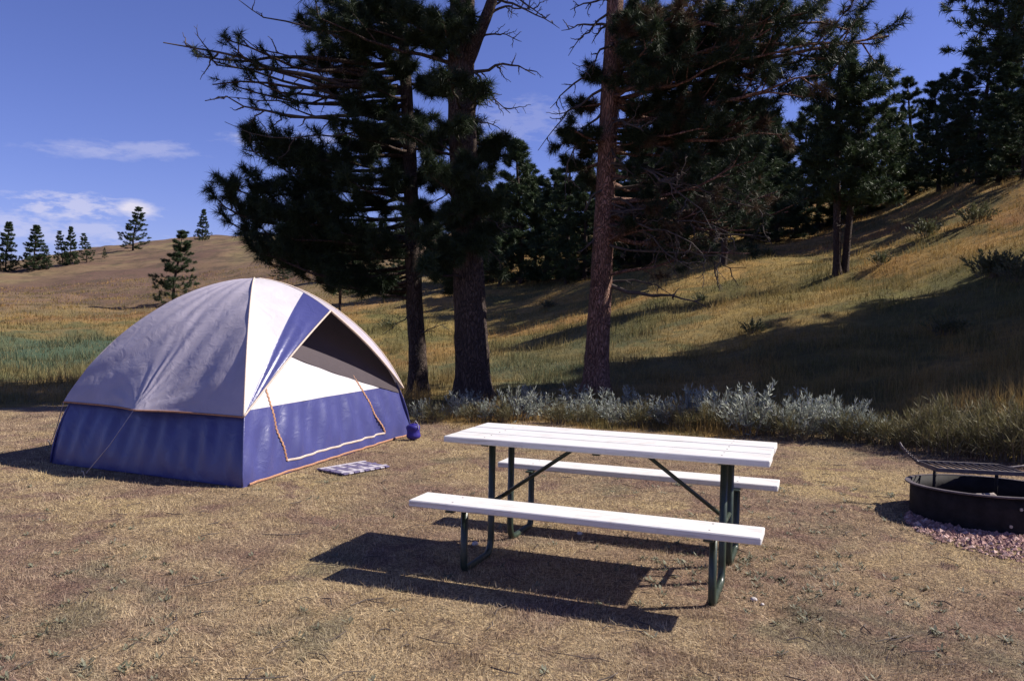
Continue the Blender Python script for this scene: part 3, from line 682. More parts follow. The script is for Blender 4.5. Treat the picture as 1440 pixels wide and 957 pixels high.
for kk, px, by, ty, wd in [('open', 1284, 274, 108, 1.1), ('ragged', 1320, 270, 118, 1.3), ('bushy', 1255, 282, 150, 1.4), ('ragged', 1222, 300, 175, 1.4), ('round', 1345, 264, 105, 1.1), ('bushy', 1405, 256, 90, 1.4), ('ragged', 1440, 252, 50, 1.3), ('round', 1375, 258, 60, 1.3), ('bushy', 1268, 272, 190, 1.6), ('bushy', 1302, 268, 180, 1.6), ('ragged', 1335, 262, 170, 1.6), ('bushy', 1425, 250, 130, 1.5), ('bushy', 1197, 306, 190, 1.5), ('bushy', 1362, 256, 160, 1.4)]:
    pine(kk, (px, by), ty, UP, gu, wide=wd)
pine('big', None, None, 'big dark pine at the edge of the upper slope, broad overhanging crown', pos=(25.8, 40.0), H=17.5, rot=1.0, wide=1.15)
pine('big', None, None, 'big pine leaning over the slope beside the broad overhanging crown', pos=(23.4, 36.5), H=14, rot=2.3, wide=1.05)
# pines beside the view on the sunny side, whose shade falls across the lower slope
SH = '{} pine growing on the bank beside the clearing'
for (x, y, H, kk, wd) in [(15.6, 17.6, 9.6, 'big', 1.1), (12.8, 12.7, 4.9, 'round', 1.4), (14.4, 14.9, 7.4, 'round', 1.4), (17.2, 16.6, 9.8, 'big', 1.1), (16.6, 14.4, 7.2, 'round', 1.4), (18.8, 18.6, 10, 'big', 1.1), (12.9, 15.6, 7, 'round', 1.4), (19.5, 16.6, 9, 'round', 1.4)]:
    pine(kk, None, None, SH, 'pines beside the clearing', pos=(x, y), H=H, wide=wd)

# ------------------------------------------------------------------ sagebrush and weeds
def sage_mesh(seed, nst, h, spread, leafL, leafW):
    r = np.random.default_rng(seed); st = MB(); lf = MB()
    for q in range(nst):
        a = r.uniform(0, 6.28); rr = spread * math.sqrt(r.random()); b = np.array([math.cos(a) * rr * .45, math.sin(a) * rr * .45, -.02])
        hh = h * r.uniform(.55, 1.08) * (1.1 - .45 * rr / spread); e = np.array([math.cos(a) * rr * 1.1, math.sin(a) * rr * 1.1, hh]) + r.normal(0, .03, 3)
        C = bez(b, (b + e) / 2 + np.array([-math.cos(a) * .05, -math.sin(a) * .05, .04]), e, 5); st.tube(C, np.linspace(.006, .002, 5), 3, False)
        nl = int(22 * hh / .5) + 8
        t = .12 + .88 * r.random(nl) ** .8; P = np.stack([np.interp(t, np.linspace(0, 1, 5), C[:, k]) for k in range(3)], 1)
        up = (e - b) / np.linalg.norm(e - b); d = r.normal(0, .55, (nl, 3)) + up * 1.0; d[:, 2] += .1; d /= np.linalg.norm(d, axis=1)[:, None]
        l = leafL * r.uniform(.6, 1.2, nl)[:, None] * (1.15 - .5 * t)[:, None]; s = np.cross(d, r.normal(0, 1, (nl, 3))); s /= np.linalg.norm(s, axis=1)[:, None]; s *= leafW * .5
        m = P + d * l * .5; v = np.stack([P, m + s, P + d * l, m - s], 1).reshape(-1, 3)
        lf.add(v, None, np.arange(len(v)).reshape(-1, 4), np.repeat(np.full(nl, r.random()) * .5 + .5 * t, 4))
    return st.mesh('stems'), lf.mesh('foliage', attr='tint')
def sage_mat(name, a, b_, c_):
    m, t, b = mat(name); rnd = geo(t).outputs['Random Per Island']; at_ = attr_n(t, 'tint').outputs['Fac']
    c = mixc(t, at_, a, b_); c = mixc(t, mapr(t, rnd, .7, 1, 0, .7), c, c_)
    L(t, c, b.inputs['Base Color']); b.inputs['Roughness'].default_value = .7
    tr = t.nodes.new('ShaderNodeBsdfTranslucent'); L(t, c, tr.inputs[0]); mx = t.nodes.new('ShaderNodeMixShader'); mx.inputs[0].default_value = .2
    L(t, b.outputs[0], mx.inputs[1]); L(t, tr.outputs[0], mx.inputs[2]); L(t, mx.outputs[0], t.nodes['Material Output'].inputs[0]); return m
M['sage'] = sage_mat('sage_leaves', (.11, .12, .085), (.34, .37, .31), (.50, .52, .48))
M['weed'] = sage_mat('weed_leaves', (.065, .065, .030), (.17, .150, .060), (.26, .20, .10))
M['stem'] = plain('stem', (.15, .12, .09), .9)
sv = []
for (sd, ns, h, sp) in [(1, 30, .56, .38), (2, 24, .48, .33), (3, 38, .68, .42), (4, 26, .48, .5)]:
    a, b = sage_mesh(sd, ns, h, sp, .12, .016); a.materials.append(M['stem']); b.materials.append(M['sage']); sv.append((a, b))
wv = []
for (sd, ns, h, sp) in [(11, 40, .55, .34), (12, 34, .42, .3)]:
    a, b = sage_mesh(sd, ns, h, sp, .20, .008); a.materials.append(M['stem']); b.materials.append(M['weed']); wv.append((a, b))
def plant(name, var, x, y, sc, label, cat, group):
    o = empty(name, (x, y, gz(x, y)), random.uniform(0, 6.28)); o.scale = (sc, sc, sc * random.uniform(.9, 1.1)); tag(o, label, cat, group)
    link('stems', var[0], o); link('foliage', var[1], o)
SG = 'silvery grey sagebrush plant in the row behind the picnic table'
def on_ground(px, py): p = hit(px, py); return p.x, p.y
for px, py, v, sc in [(592, 592, 1, .62), (640, 588, 1, .8), (688, 592, 0, .62), (727, 592, 1, .95), (762, 590, 0, .78), (806, 594, 3, .72), (842, 592, 1, 1.), (868, 598, 0, .75), (915, 598, 1, .8), (940, 600, 0, .78), (742, 578, 1, .8), (810, 580, 1, .9), (972, 588, 0, .85), (1012, 600, 0, .95), (660, 576, 1, .7), (885, 580, 1, .8)]:
    x, y = on_ground(px, py); plant('sagebrush', sv[v], x, y, sc, SG.replace('plant', ['bushy plant', 'low small plant', 'tall plant', 'wide spreading plant'][v]) + (', rear rank' if py < 587 else ''), 'shrub', 'sagebrush behind the picnic table')
for px, py, v, sc in [(612, 594, 1, .7), (665, 592, 1, .6), (708, 594, 0, .55), (785, 596, 1, .75), (826, 598, 0, .5), (892, 600, 1, .8), (958, 604, 1, .75), (990, 604, 0, .6), (1030, 606, 1, .7), (1076, 612, 1, .7), (1108, 618, 1, .8), (1176, 620, 1, .8), (1210, 622, 1, .8), (1245, 626, 1, .9)]:
    x, y = on_ground(px, py); plant('dry_tussock', wv[v], x, y, sc, ['full', 'thin'][v] + ' dry yellow tussock between the sagebrush plants', 'tussock', 'tussocks in the sagebrush row')
x, y = on_ground(1052, 610); plant('sagebrush', sv[2], x, y, 1.12, 'tallest pale sagebrush clump with upright blades just beyond the table end', 'shrub', 'sagebrush behind the picnic table')
SG2 = 'bluish sagebrush plant at the shaded end of the row by the slope'
for px, py, v, sc in [(1092, 612, 0, .95), (1122, 616, 2, .85), (1160, 614, 0, .95), (1192, 618, 2, .75), (1228, 622, 0, .7), (1140, 602, 0, 1.0)]:
    x, y = on_ground(px, py); plant('sagebrush', sv[v], x, y, sc, SG2.replace('plant', ['bushy plant', 'low small plant', 'tall plant', 'wide spreading plant'][v]), 'shrub', 'sagebrush by the slope')
WD = 'clump of tall yellow green weeds behind the fire ring'
for px, py, v, sc in [(1265, 632, 1, .8), (1300, 636, 0, .8), (1335, 640, 1, 1.0), (1368, 640, 0, .9), (1400, 644, 1, 1.05), (1430, 648, 0, 1.0), (1320, 625, 0, .9), (1385, 625, 0, 1.0), (1425, 628, 0, 1.0), (1460, 645, 0, 1.), (1355, 618, 1, 1.), (1280, 622, 1, .9)]:
    x, y = on_ground(px, py); plant('weed_clump', wv[v], x, y, sc, WD.replace('clump', ['large clump', 'small clump'][v]), 'weeds', 'weeds behind the fire ring')

M['shrub'] = sage_mat('shrub_leaves', (.05, .06, .028), (.12, .13, .06), (.19, .18, .085))
dv = []
for (sd, ns, h, sp) in [(21, 40, .55, .5), (22, 34, .42, .45)]:
    a, b = sage_mesh(sd, ns, h, sp, .12, .03); a.materials.append(M['stem']); b.materials.append(M['shrub']); dv.append((a, b))
for px, py, v, sc in [(1390, 390, 0, 1.1), (1412, 388, 1, 1.2), (1434, 396, 0, 1.0), (1240, 372, 1, .8), (1080, 362, 1, 1.0), (1305, 332, 1, 1.2), (1372, 312, 1, 1.3), (770, 432, 1, .8), (545, 462, 1, .8), (1060, 468, 1, .7), (1330, 470, 1, .9), (985, 425, 1, .6)]:
    x, y = on_ground(px, py); plant('slope_shrub', dv[v], x, y, sc, ['bushy dark green shrub', 'low dark green shrub'][v] + (' on the grassy slope' if px > 900 else ' in the meadow behind the big trunks'), 'shrub', 'shrubs on the slope')
# ------------------------------------------------------------------ dome tent
TH_, NE, FB = 1.83, 1.7, .56       # height, arc exponent, height of the fly hem
c3 = lambda p, z=0.: np.array([p[0], p[1], z])
def sz(z): return np.maximum(0, 1 - np.clip(z / TH_, 0, 1) ** NE) ** (1 / NE)
tent = empty('dome_tent', (TCEN[0], TCEN[1], 0)); t0 = np.array([TCEN[0], TCEN[1], 0])
tag(tent, 'blue, white and grey dome tent with hooded front door', 'tent')
def face_grid(pa, pb, z0, z1, nu, nz, off=0., bulge=0., fn=None, dens=1.):
    u = np.linspace(0, 1, nu); th = np.linspace(0, 1, nz) ** dens; z = z0 + (z1 - z0) * th
    s = sz(z)[:, None, None]; e = pa[None] * (1 - u)[:, None] + pb[None] * u[:, None]          # nu,2
    xy = TCEN + s * (e[None] - TCEN) * (1 + off); nrm = np.array([pb[1] - pa[1], -(pb[0] - pa[0])]); nrm = nrm / np.linalg.norm(nrm)
    if nrm @ ((pa + pb) / 2 - TCEN) < 0: nrm = -nrm
    U, Zg = np.meshgrid(u, z)
    dsp = bulge * np.sin(np.pi * U) ** 1
    if fn is not None: dsp = dsp + fn(U, Zg)
    xy = xy + dsp[..., None] * nrm
    G = np.concatenate([xy, (Zg * 1.0)[..., None]], -1) - t0
    return G
def wr(U, Z, f1, f2, a, ph=0.):
    return a * (np.sin(U * f1 + 2.2 * np.sin(Z * f2 + ph) + ph) * .6 + .4 * np.sin(U * f1 * 1.9 - Z * f2 * 1.7 + 1.3 * ph))
def lowfold(U, Z, ph=0.):     # slack vertical folds that gather towards the ground
    g = np.clip((FB + .12 - Z) / .6, 0, 1)
    return 1.7 * (.010 * np.sin(U * 46 + 3 * Z + ph + 2 * np.sin(U * 9)) + .007 * np.sin(U * 83 - 6 * Z + ph)) * (.3 + .7 * np.sin(np.pi * np.clip(Z / .6, 0, 1))) + .006 * np.sin(U * 21 + Z * 9 + ph) * g
def part_grid(name, G, m, parent=tent, thick=.0):
    mb = MB(); mb.grid(G); o = mb.build(name, m, parent, smooth=True)
    return o
corners = [TN, TR_, TF, TL]
for k in range(4):
    a, b = corners[k], corners[(k + 1) % 4]; z1 = .63 if k == 0 else FB + .08
    part_grid('lower_wall', face_grid(a, b, 0.0, z1, 120, 26, 0, -.01, lambda U, Z: lowfold(U, Z, k * 1.7) * (1. if k == 0 else .45)), M['blue'])
    part_grid('upper_wall', face_grid(a, b, z1, TH_ - .02, 60, 40, -.02 if k else 0., -.02 if k else -.012, lambda U, Z: wr(U, Z, 14, 7, .007, k)), M['white_fab'])
fl = MB(); fl.grid(np.array([[c3(TN, .008) - t0, c3(TR_, .008) - t0], [c3(TL, .008) - t0, c3(TF, .008) - t0]])); fl.build('groundsheet', M['sack'], tent)
# rain fly, three plain sides
OFF = .03
ug = .49
def fly_left(U, Z):
    # u runs TL -> TN ; tension folds fan out from the guy point in the hem
    du = (U - ug) * 2.35; dz = (Z - FB); rr = np.sqrt(du ** 2 + (dz * 1.15) ** 2) + 1e-3; an = np.arctan2(dz, du)
    fan = (np.cos(an * 15 + 1.9 * np.sin(an * 4) + 1.2 * np.sin(rr * 4)) + .5 * np.cos(an * 27 + 3 * np.sin(an * 3 + rr * 5))) * np.exp(-rr / .5) * np.clip(rr / .12, 0, 1) * .010 * (.5 + .6 * np.sin(an * 2.3 + .8) ** 2)
    pull = .15 * np.exp(-(rr / .28) ** 1.3)
    return pull + fan + wr(U, Z, 9, 4, .006, .4) + .006 * np.sin((U * 2.3 - Z) * 13 + 2 * np.sin(U * 5 + Z * 3)) * np.clip((Z - FB) / .3, 0, 1) - .035 * np.sin(np.pi * U) * np.clip((Z - FB) / 1.0, 0, 1) * (1.3 - np.clip((Z - FB) / 1.1, 0, 1))
fz1 = TH_ - .001
part_grid('fly_side', face_grid(TL, TN, FB, fz1, 150, 90, OFF, 0., fly_left, .8) + np.array([0, 0, .03]), M['grey_fab'])
part_grid('fly_side', face_grid(TR_, TF, FB, fz1, 60, 50, OFF, -.02, lambda U, Z: wr(U, Z, 9, 4, .008, 1.4), .8) + np.array([0, 0, .03]), M['grey_fab'])
part_grid('fly_side', face_grid(TF, TL, FB, fz1, 60, 50, OFF, -.02, lambda U, Z: wr(U, Z, 9, 4, .008, 2.4), .8) + np.array([0, 0, .03]), M['grey_fab'])
# front hood: each half spans corner hem - apex - hood peak
mid = (TN + TR_) / 2; hdir = (mid - TCEN)
peak = np.array(at(465, 437, 8.52)); apex = np.array([TCEN[0], TCEN[1], TH_ + .03])
def arc(corner, n):
    z = FB + (fz1 - FB) * np.linspace(0, 1, n) ** .8; xy = TCEN + sz(z)[:, None] * (corner - TCEN) * (1 + OFF)
    return np.column_stack([xy, z + .03])
def hood(corner, w0, w1, m, name, nw=30, nt=70):
    A0 = arc(corner, nt); t = np.linspace(0, 1, nt)
    # arc length parameter
    sgl = np.concatenate([[0], np.cumsum(np.linalg.norm(np.diff(A0, axis=0), axis=1))]); sgl /= sgl[-1]
    A0 = np.stack([np.interp(t, sgl, A0[:, k]) for k in range(3)], 1)
    e0 = A0[0]; E = e0 + (peak - e0) * t[:, None]; bow = np.sin(np.pi * t)[:, None]
    out = c3(mid) - c3(TCEN); out = out / np.linalg.norm(out)
    E = E + bow * (.045 * np.array([0, 0, 1]) + .015 * out)
    w = np.linspace(w0, w1, nw)[:, None, None]
    G = (1 - w) * A0[None] + w * E[None]
    G[..., 2] += (w * (1 - w))[..., 0] * 4 * (t ** 2)[None] * .075
    G += (w * (1 - w)) * 4 * (np.sin(np.pi * t)[None, :, None]) * np.array([0, 0, -.02])
    wl = .004 * np.sin(w * 40 + 5 * t[None, :, None]) * np.sin(np.pi * t)[None, :, None] * (w > .66)
    G += wl * out
    part_grid(name, G - t0, m)
    return A0 - t0, E - t0
aN, eN = hood(TN, 0, .655, M['white_fab'], 'fly_stripe'); hood(TN, .655, 1, M['blue'], 'hood_panel')
aR, eR = hood(TR_, 0, .655, M['grey_fab'], 'fly_stripe'); hood(TR_, .655, 1, M['grey_fab'], 'hood_panel')
def tube_part(name, pts, r, m, parent=tent, sides=6):
    mb = MB(); mb.tube(pts, r, sides); return mb.build(name, m, parent, smooth=True)
tube_part('hood_piping', eN + np.array([0, 0, .002]), .010, M['cream']); tube_part('hood_piping', eR + np.array([0, 0, .002]), .013, M['cream'])
for a_ in (aN, aR): tube_part('seam', a_ + np.array([0, 0, .004]), .008, M['cream'])
ridge = np.array([apex + (peak - apex) * q + np.array([0, 0, .075 * 4 * q * (1 - q)]) for q in np.linspace(0, 1, 14)]) - t0
tube_part('ridge_pole', ridge - np.array([0, 0, .012]), .008, M['cream'])
# hem piping on the left side and wall poles
hem = face_grid(TL, TN, FB, FB + .01, 80, 2, OFF, 0., fly_left)[0] + np.array([0, 0, .03]); tube_part('hem_piping', hem, .009, M['orange'])
hem = face_grid(TF, TL, FB, FB + .01, 30, 2, OFF, -.02)[0] + np.array([0, 0, .03]); tube_part('hem_piping', hem, .008, M['orange'])
for cn in corners:
    z = np.linspace(0.01, FB + .1, 8); xy = TCEN + sz(z)[:, None] * (cn - TCEN) * 1.004; tube_part('corner_pole', np.column_stack([xy, z]) - t0, .009, M['blue'])
# door tapes on the front wall
def front_pt(u, z, o=.018):
    s = float(sz(np.array(z))); e = TN * (1 - u) + TR_ * u; nr = hdir / np.linalg.norm(hdir); dd = -.01 * math.sin(math.pi * u) + float(lowfold(np.array(u), np.array(z), 0.)) if z < .63 else -.012 * math.sin(math.pi * u); xy = TCEN + s * (e - TCEN) + nr * (o + dd)
    return np.array([xy[0], xy[1], z]) - t0
def find_front(px, py):
    best = None
    for u in np.linspace(0, 1, 120):
        for z in np.linspace(0, 1.5, 90):
            p = front_pt(u, z) + t0; dv = p - np.array([0, 0, CAMH]); Yc = dv @ np.array(_fw)
            e = (720 + F * (dv @ np.array(_R)) / Yc - px) ** 2 + (478.5 - F * (dv @ np.array(_U)) / Yc - py) ** 2
            if best is None or e < best[0]: best = (e, u, z)
    return best[1:]
dl0, dl1 = find_front(376, 545), find_front(405, 648); dr0, dr1 = find_front(498, 528), find_front(543, 608)
def tape(name, a, b, wd, m, wig=.004, n=60, o=.005):
    P = np.array([front_pt(a[0] + (b[0] - a[0]) * q, a[1] + (b[1] - a[1]) * q, o) for q in np.linspace(0, 1, n)])
    P = P + np.sin(np.arange(n) * 1.9)[:, None] * wig * (c3(TR_ - TN) / np.linalg.norm(TR_ - TN))
    mb = MB(); dirv = c3(TR_ - TN) / np.linalg.norm(TR_ - TN); side = dirv * wd if abs(b[1] - a[1]) > .2 else np.array([0, 0, wd])
    G = np.stack([P - side / 2, P + c3(hdir) / np.linalg.norm(hdir) * .007, P + side / 2], 1); mb.grid(G); return mb.build(name, m, tent, smooth=True)
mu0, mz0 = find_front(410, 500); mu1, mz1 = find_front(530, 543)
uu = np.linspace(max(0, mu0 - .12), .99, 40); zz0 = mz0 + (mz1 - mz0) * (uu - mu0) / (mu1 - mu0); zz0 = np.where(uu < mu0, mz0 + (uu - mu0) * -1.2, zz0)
part_grid('mesh_shade_panel', np.array([[front_pt(u_, za + (1.72 - za) * f_, .010) for u_, za in zip(uu, zz0)] for f_ in np.linspace(0, 1, 30)]), M['mesh'])  # dark mesh sheet with the hood's shade painted in, edged along its shadow line
tape('door_zip', dl0, dl1, .026, M['orange'], .007); tape('door_zip', dr0, dr1, .032, M['orange'], .007); tape('door_zip', dl1, (dr1[0], dr1[1]), .022, M['cream'], .006)
tape('groundsheet_hem', (.02, .02), (.98, .02), .022, M['orange'], .0, 120, .012)
# blue door storage pouch pulled over the far corner is a separate sack; guylines and pegs belong to the tent
gp = face_grid(TL, TN, FB, FB + .01, 201, 2, OFF, 0., fly_left)[0][int(ug * 200)] + np.array([0, 0, .03])
def guy(p, px, py):
    g = hit(px, py); e = np.array(g) - t0; mb = MB(); mb.tube([p, (p + e) / 2 + np.array([0, 0, -.012]), e + np.array([0, 0, .03])], .0045, 5); o = mb.build('guy_line', M['cord'], tent, smooth=True)
    mb = MB(); mb.tube([e + np.array([.0, 0, -.05]), e + np.array([-.02, -.01, .05]), e + np.array([-.035, -.012, .052])], .006, 6); mb.build('peg', M['galv'], o)
guy(gp, 121, 670)
zc = FB + .03; guy(np.append(TCEN + sz(np.array(FB)) * (TL - TCEN) * (1 + OFF), zc) - t0, 72, 626)
guy(np.append(TCEN + sz(np.array(FB)) * (TF - TCEN) * (1 + OFF), zc) - t0, 330, 596)

# stuff sack by the far front corner
sk = MB(); sp_ = np.array(hit(581, 619)); nn_, mm_ = 14, 20
G = []
for i_ in range(nn_):
    f = i_ / (nn_ - 1); rr = .068 * (1 - abs(2 * f - 1) ** 5) * (1 + .1 * math.sin(f * 9)) + .004
    G.append([(rr * math.cos(q) * (1.15 + .06 * math.sin(3 * q + f * 7)), rr * math.sin(q), .205 * f) for q in np.linspace(0, 2 * np.pi, mm_)])
sk.grid(np.array(G)); so_ = empty('stuff_sack', tuple(sp_), .3); o = sk.build('bag', M['sack'], so_, smooth=True)
mb = MB(); mb.tube([(.0, 0, .195), (.02, -.03, .235), (.045, -.05, .20), (.05, -.07, .14)], .005, 5); mb.build('drawstring', M['cord'], so_)
tag(so_, 'small dark blue stuff sack standing at the far corner of the tent', 'bag')

# doormat in front of the tent door: woven strips
dmp = hit(497, 660); dm = empty('doormat', (dmp.x, dmp.y, dmp.z + .004), math.atan2(1.03, 3.22) * -1 + math.pi / 2 - .35)
M['matA'] = plain('mat_purple', (.13, .11, .20), .9, sc=40, var=.4); M['matB'] = plain('mat_pale', (.40, .37, .42), .9, sc=40, var=.3)
for q in range(9):
    mb = MB(); mb.box((-.26 + q * .065, 0, .012), .058, .40, .016, bev=.005); mb.build('strip', M['matA'] if q % 2 == 0 else M['matB'], dm)
for yy in (-.15, 0, .15):
    mb = MB(); mb.box((0, yy, .023), .58, .030, .008, bev=.003); mb.build('cross_strip', M['matB'] if yy else M['matA'], dm)
tag(dm, 'purple and grey woven doormat lying outside the tent door', 'doormat')

# ------------------------------------------------------------------ picnic table
pt = empty('picnic_table', (TC[0], TC[1], 0), TROT); tag(pt, 'white board picnic table with attached benches on dark pipe legs', 'picnic table')
LT, TT, BTT = 1.942, .755, .445
for q in range(3):
    mb = MB(); w_ = .231; mb.box((0, (q - 1) * (w_ + .013), 0), LT, w_, .038, bev=.005)
    o = mb.build('table_board', M['paint'], pt); o.location = (random.uniform(-.004, .004), 0, TT - .019 + random.uniform(-.001, .001)); o.rotation_euler = (0, 0, random.uniform(-.0012, .0012))
BOFF = .685
for sgn in (-1, 1):
    mb = MB(); mb.box((0, 0, 0), LT, .238, .038, bev=.005); o = mb.build('bench_board', M['paint'], pt); o.location = (0, sgn * BOFF, BTT - .019); o.rotation_euler = (0, 0, sgn * .002)
def fillet(pts, rads, n=7):
    P = [np.array(p, float) for p in pts]; out = [P[0]]
    for k in range(1, len(P) - 1):
        a = P[k - 1] - P[k]; b = P[k + 1] - P[k]; a /= np.linalg.norm(a); b /= np.linalg.norm(b); r_ = rads[k - 1]
        for q in np.linspace(0, 1, n): out.append((1 - q) ** 2 * (P[k] + a * r_) + 2 * q * (1 - q) * P[k] + q * q * (P[k] + b * r_))
    out.append(P[-1]); return np.array(out)
AE = .715
for ex in (-1, 1):
    for sgn in (-1, 1):
        x0 = ex * AE
        mb = MB(); mb.tube(fillet([(x0, sgn * .17, .700), (x0, sgn * .17, .008), (x0, sgn * .585, .008), (x0, sgn * .585, .395)], [.10, .045], 9), .0215, 12); mb.build('leg', M['pipe'], pt, smooth=True)
        mb = MB(); mb.box((x0, sgn * .66, .4005), .05, .29, .010, bev=.002); o = mb.build('bench_bracket', M['pipe'], pt)
        for by in (-.07, .07):
            mb = MB(); mb.tube([(x0, sgn * BOFF + by, .443), (x0, sgn * BOFF + by, .4465)], .006, 8); mb.build('bolt', M['galv'], pt)
        
    mb = MB(); mb.box((x0, 0, .708), .045, .60, .016, bev=.002); mb.build('top_bracket', M['pipe'], pt)
    for by in (-.3, -.19, -.05, .05, .19, .3):
        mb = MB(); mb.tube([(x0, by, .753), (x0, by, .7565)], .005, 8); mb.build('bolt', M['galv'], pt)
    mb = MB(); mb.tube([(x0, -.17, .33), (x0, .17, .33)], .014, 8); mb.build('cross_bar', M['pipe'], pt, smooth=True)
    mb = MB(); mb.tube(fillet([(x0 - ex * .005, .0, .335), (ex * .19, 0, .705), (ex * .12, 0, .708)], [.03], 5), .0125, 8); mb.build('brace', M['pipe'], pt, smooth=True)
mb = MB(); mb.box((0, 0, .709), .045, .66, .014, bev=.002); mb.build('batten', M['pipe'], pt)

# ------------------------------------------------------------------ fire ring, grate, gravel
zg = gz(*RING); fr = empty('fire_ring', (RING[0], RING[1], zg - .015), 0); fr.rotation_euler = (R(-2.2), R(.4), 0)
tag(fr, 'low round black steel fire ring set in pink gravel', 'fire ring')
def lathe(mb, prof, n=72):
    th = np.linspace(0, 2 * np.pi, n); G = np.array([[(r_ * math.cos(q), r_ * math.sin(q), z_) for q in th] for r_, z_ in prof]); mb.grid(G)
mb = MB(); lathe(mb, [(RR, -.06), (RR + .001, .05), (RR, .15), (RR, .252), (RR - .006, .254), (RR - .007, .15), (RR - .007, -.06)]); mb.build('ring_wall', M['steel'], fr, smooth=True)
mb = MB(); lathe(mb, [(RR - .004, .246), (RR - .004, .258), (RR + .036, .258), (RR + .038, .252), (RR + .036, .246), (RR - .004, .246)]); mb.build('rim_flange', M['rust'], fr)
mb = MB(); th = np.linspace(0, 2 * np.pi, 48); rg = np.linspace(0, RR - .008, 14); G = np.array([[(a * math.cos(q), a * math.sin(q), .02 + .02 * math.sin(a * 17 + 3 * q) * (a > .01) + .03 * (1 - a / RR)) for q in th] for a in rg]); mb.grid(G); mb.build('ash_bed', M['ash'], fr, smooth=True)
for an in (R(258), R(265), R(282)):
    mb = MB(); c_, s_ = math.cos(an), math.sin(an); zz = {258: .045, 265: .17, 282: .09}[round(math.degrees(an))]; mb.tube([(c_ * RR, s_ * RR, zz), (c_ * (RR + .012), s_ * (RR + .012), zz)], .012, 8); mb.build('bolt', M['galv'], fr)
grate = empty('cooking_grate', (0, 0, 0)); grate.location = (RING[0] + .0, RING[1] + .25, zg + .335); grate.rotation_euler = (R(-1), R(1.2), R(-4))
tag(grate, 'flat steel cooking grate raised above the fire ring on short posts', 'grate')
gw, gd = .66, .40
for q in range(11):
    mb = MB(); xx = -gw / 2 + .03 + q * (gw - .06) / 10; mb.tube([(xx, -gd / 2, 0), (xx, gd / 2, 0)], .0065, 6); mb.build('bar', M['rust'], grate, smooth=True)
for yy in (-gd / 2, gd / 2):
    mb = MB(); mb.box((0, yy, -.002), gw, .010, .034, bev=.002); mb.build('frame_rail', M['rust'], grate)
for xx in (-gw / 2, gw / 2):
    mb = MB(); mb.box((xx, 0, -.002), .010, gd - .012, .034, bev=.002); mb.build('frame_rail', M['rust'], grate)
for xx in (-.22, .27):
    mb = MB(); mb.tube([(xx, .10, -.018), (xx, .10, -.30)], .014, 8); mb.build('post', M['steel'], grate, smooth=True)
def coil(pts, n=9):
    P = np.array(pts); return P
mb = MB(); mb.tube([(-gw / 2, .12, 0), (-.36, .16, .02), (-.40, .20, .06), (-.44, .22, .11), (-.46, .23, .15)], .009, 8)
tq = np.linspace(0, 1, 60); ctr = np.stack([-.345 - .10 * tq, .15 + .07 * tq, .015 + .10 * tq ** 1.2], 1); cir = np.stack([.0 * tq, .016 * np.cos(tq * 44), .016 * np.sin(tq * 44)], 1)
mb.tube(ctr + cir, .004, 5); mb.build('handle', M['rust'], grate, smooth=True)
mb = MB(); mb.tube([(gw / 2, .1, 0), (.40, .11, .005), (.47, .12, .015), (.54, .12, .03)], .011, 8); mb.build('handle', M['rust'], grate, smooth=True)
# charred log in the ring
lg = Tree(77); lg.trunk([(-.26, 0, 0), (-.08, .02, .01), (.10, .0, .0), (.27, -.01, .015)], [.036, .04, .038, .032], 10, .06, 0., .03)
o = lg.wood.build('charred_log', plain('pale_ash_wood', (.24, .20, .18), .95, sc=9, var=.7, bmp=.4), None, smooth=True); o.location = (RING[0] - .06, RING[1] + .18, zg + .10); o.rotation_euler = (0, 0, .12)
tag(o, 'burnt grey log lying inside the fire ring', 'log')
# gravel: pink stones round the ring
gv = MB(); ng = 11000
base = np.array([(1, 0, 0), (-1, 0, 0), (0, 1, 0), (0, -1, 0), (0, 0, 1), (0, 0, -1)], float); ff = np.array([(0, 2, 4), (2, 1, 4), (1, 3, 4), (3, 0, 4), (2, 0, 5), (1, 2, 5), (3, 1, 5), (0, 3, 5)])
an = rng.uniform(0, 2 * np.pi, ng); rad = RR + .01 + (1.0 * rng.random(ng) ** 1.2) * (.53 + .47 * np.cos(an + .9)); gx = RING[0] + .16 + np.cos(an) * rad * 1.05; gy = RING[1] - .08 + np.sin(an) * rad
keep = np.hypot(gx - RING[0], gy - RING[1]) > RR + .008; gx, gy = gx[keep], gy[keep]; ng = len(gx)
sc = rng.gamma(4, .0027, ng) + .004; V = base[None] * sc[:, None, None] * rng.uniform(.65, 1.25, (ng, 6, 1)) * np.array([1, 1, .7]); a2 = rng.uniform(0, 6.28, ng)
V = np.stack([V[..., 0] * np.cos(a2)[:, None] - V[..., 1] * np.sin(a2)[:, None], V[..., 0] * np.sin(a2)[:, None] + V[..., 1] * np.cos(a2)[:, None], V[..., 2]], -1)
V += np.stack([gx, gy, ground(gx, gy) + sc * .3], -1)[:, None]
gv.add(V.reshape(-1, 3), (ff[None] + np.arange(ng)[:, None, None] * 6).reshape(-1, 3))
m, t, b = mat('pink_gravel'); rn = geo(t).outputs['Random Per Island']
L(t, ramp(t, rn, [(0, (.13, .070, .060)), (.4, (.25, .135, .115)), (.75, (.36, .205, .175)), (1, (.50, .36, .31))]), b.inputs['Base Color']); b.inputs['Roughness'].default_value = .85
tag(gv.build('gravel', m), 'pink crushed gravel spread around the fire ring', 'gravel', kind='stuff')

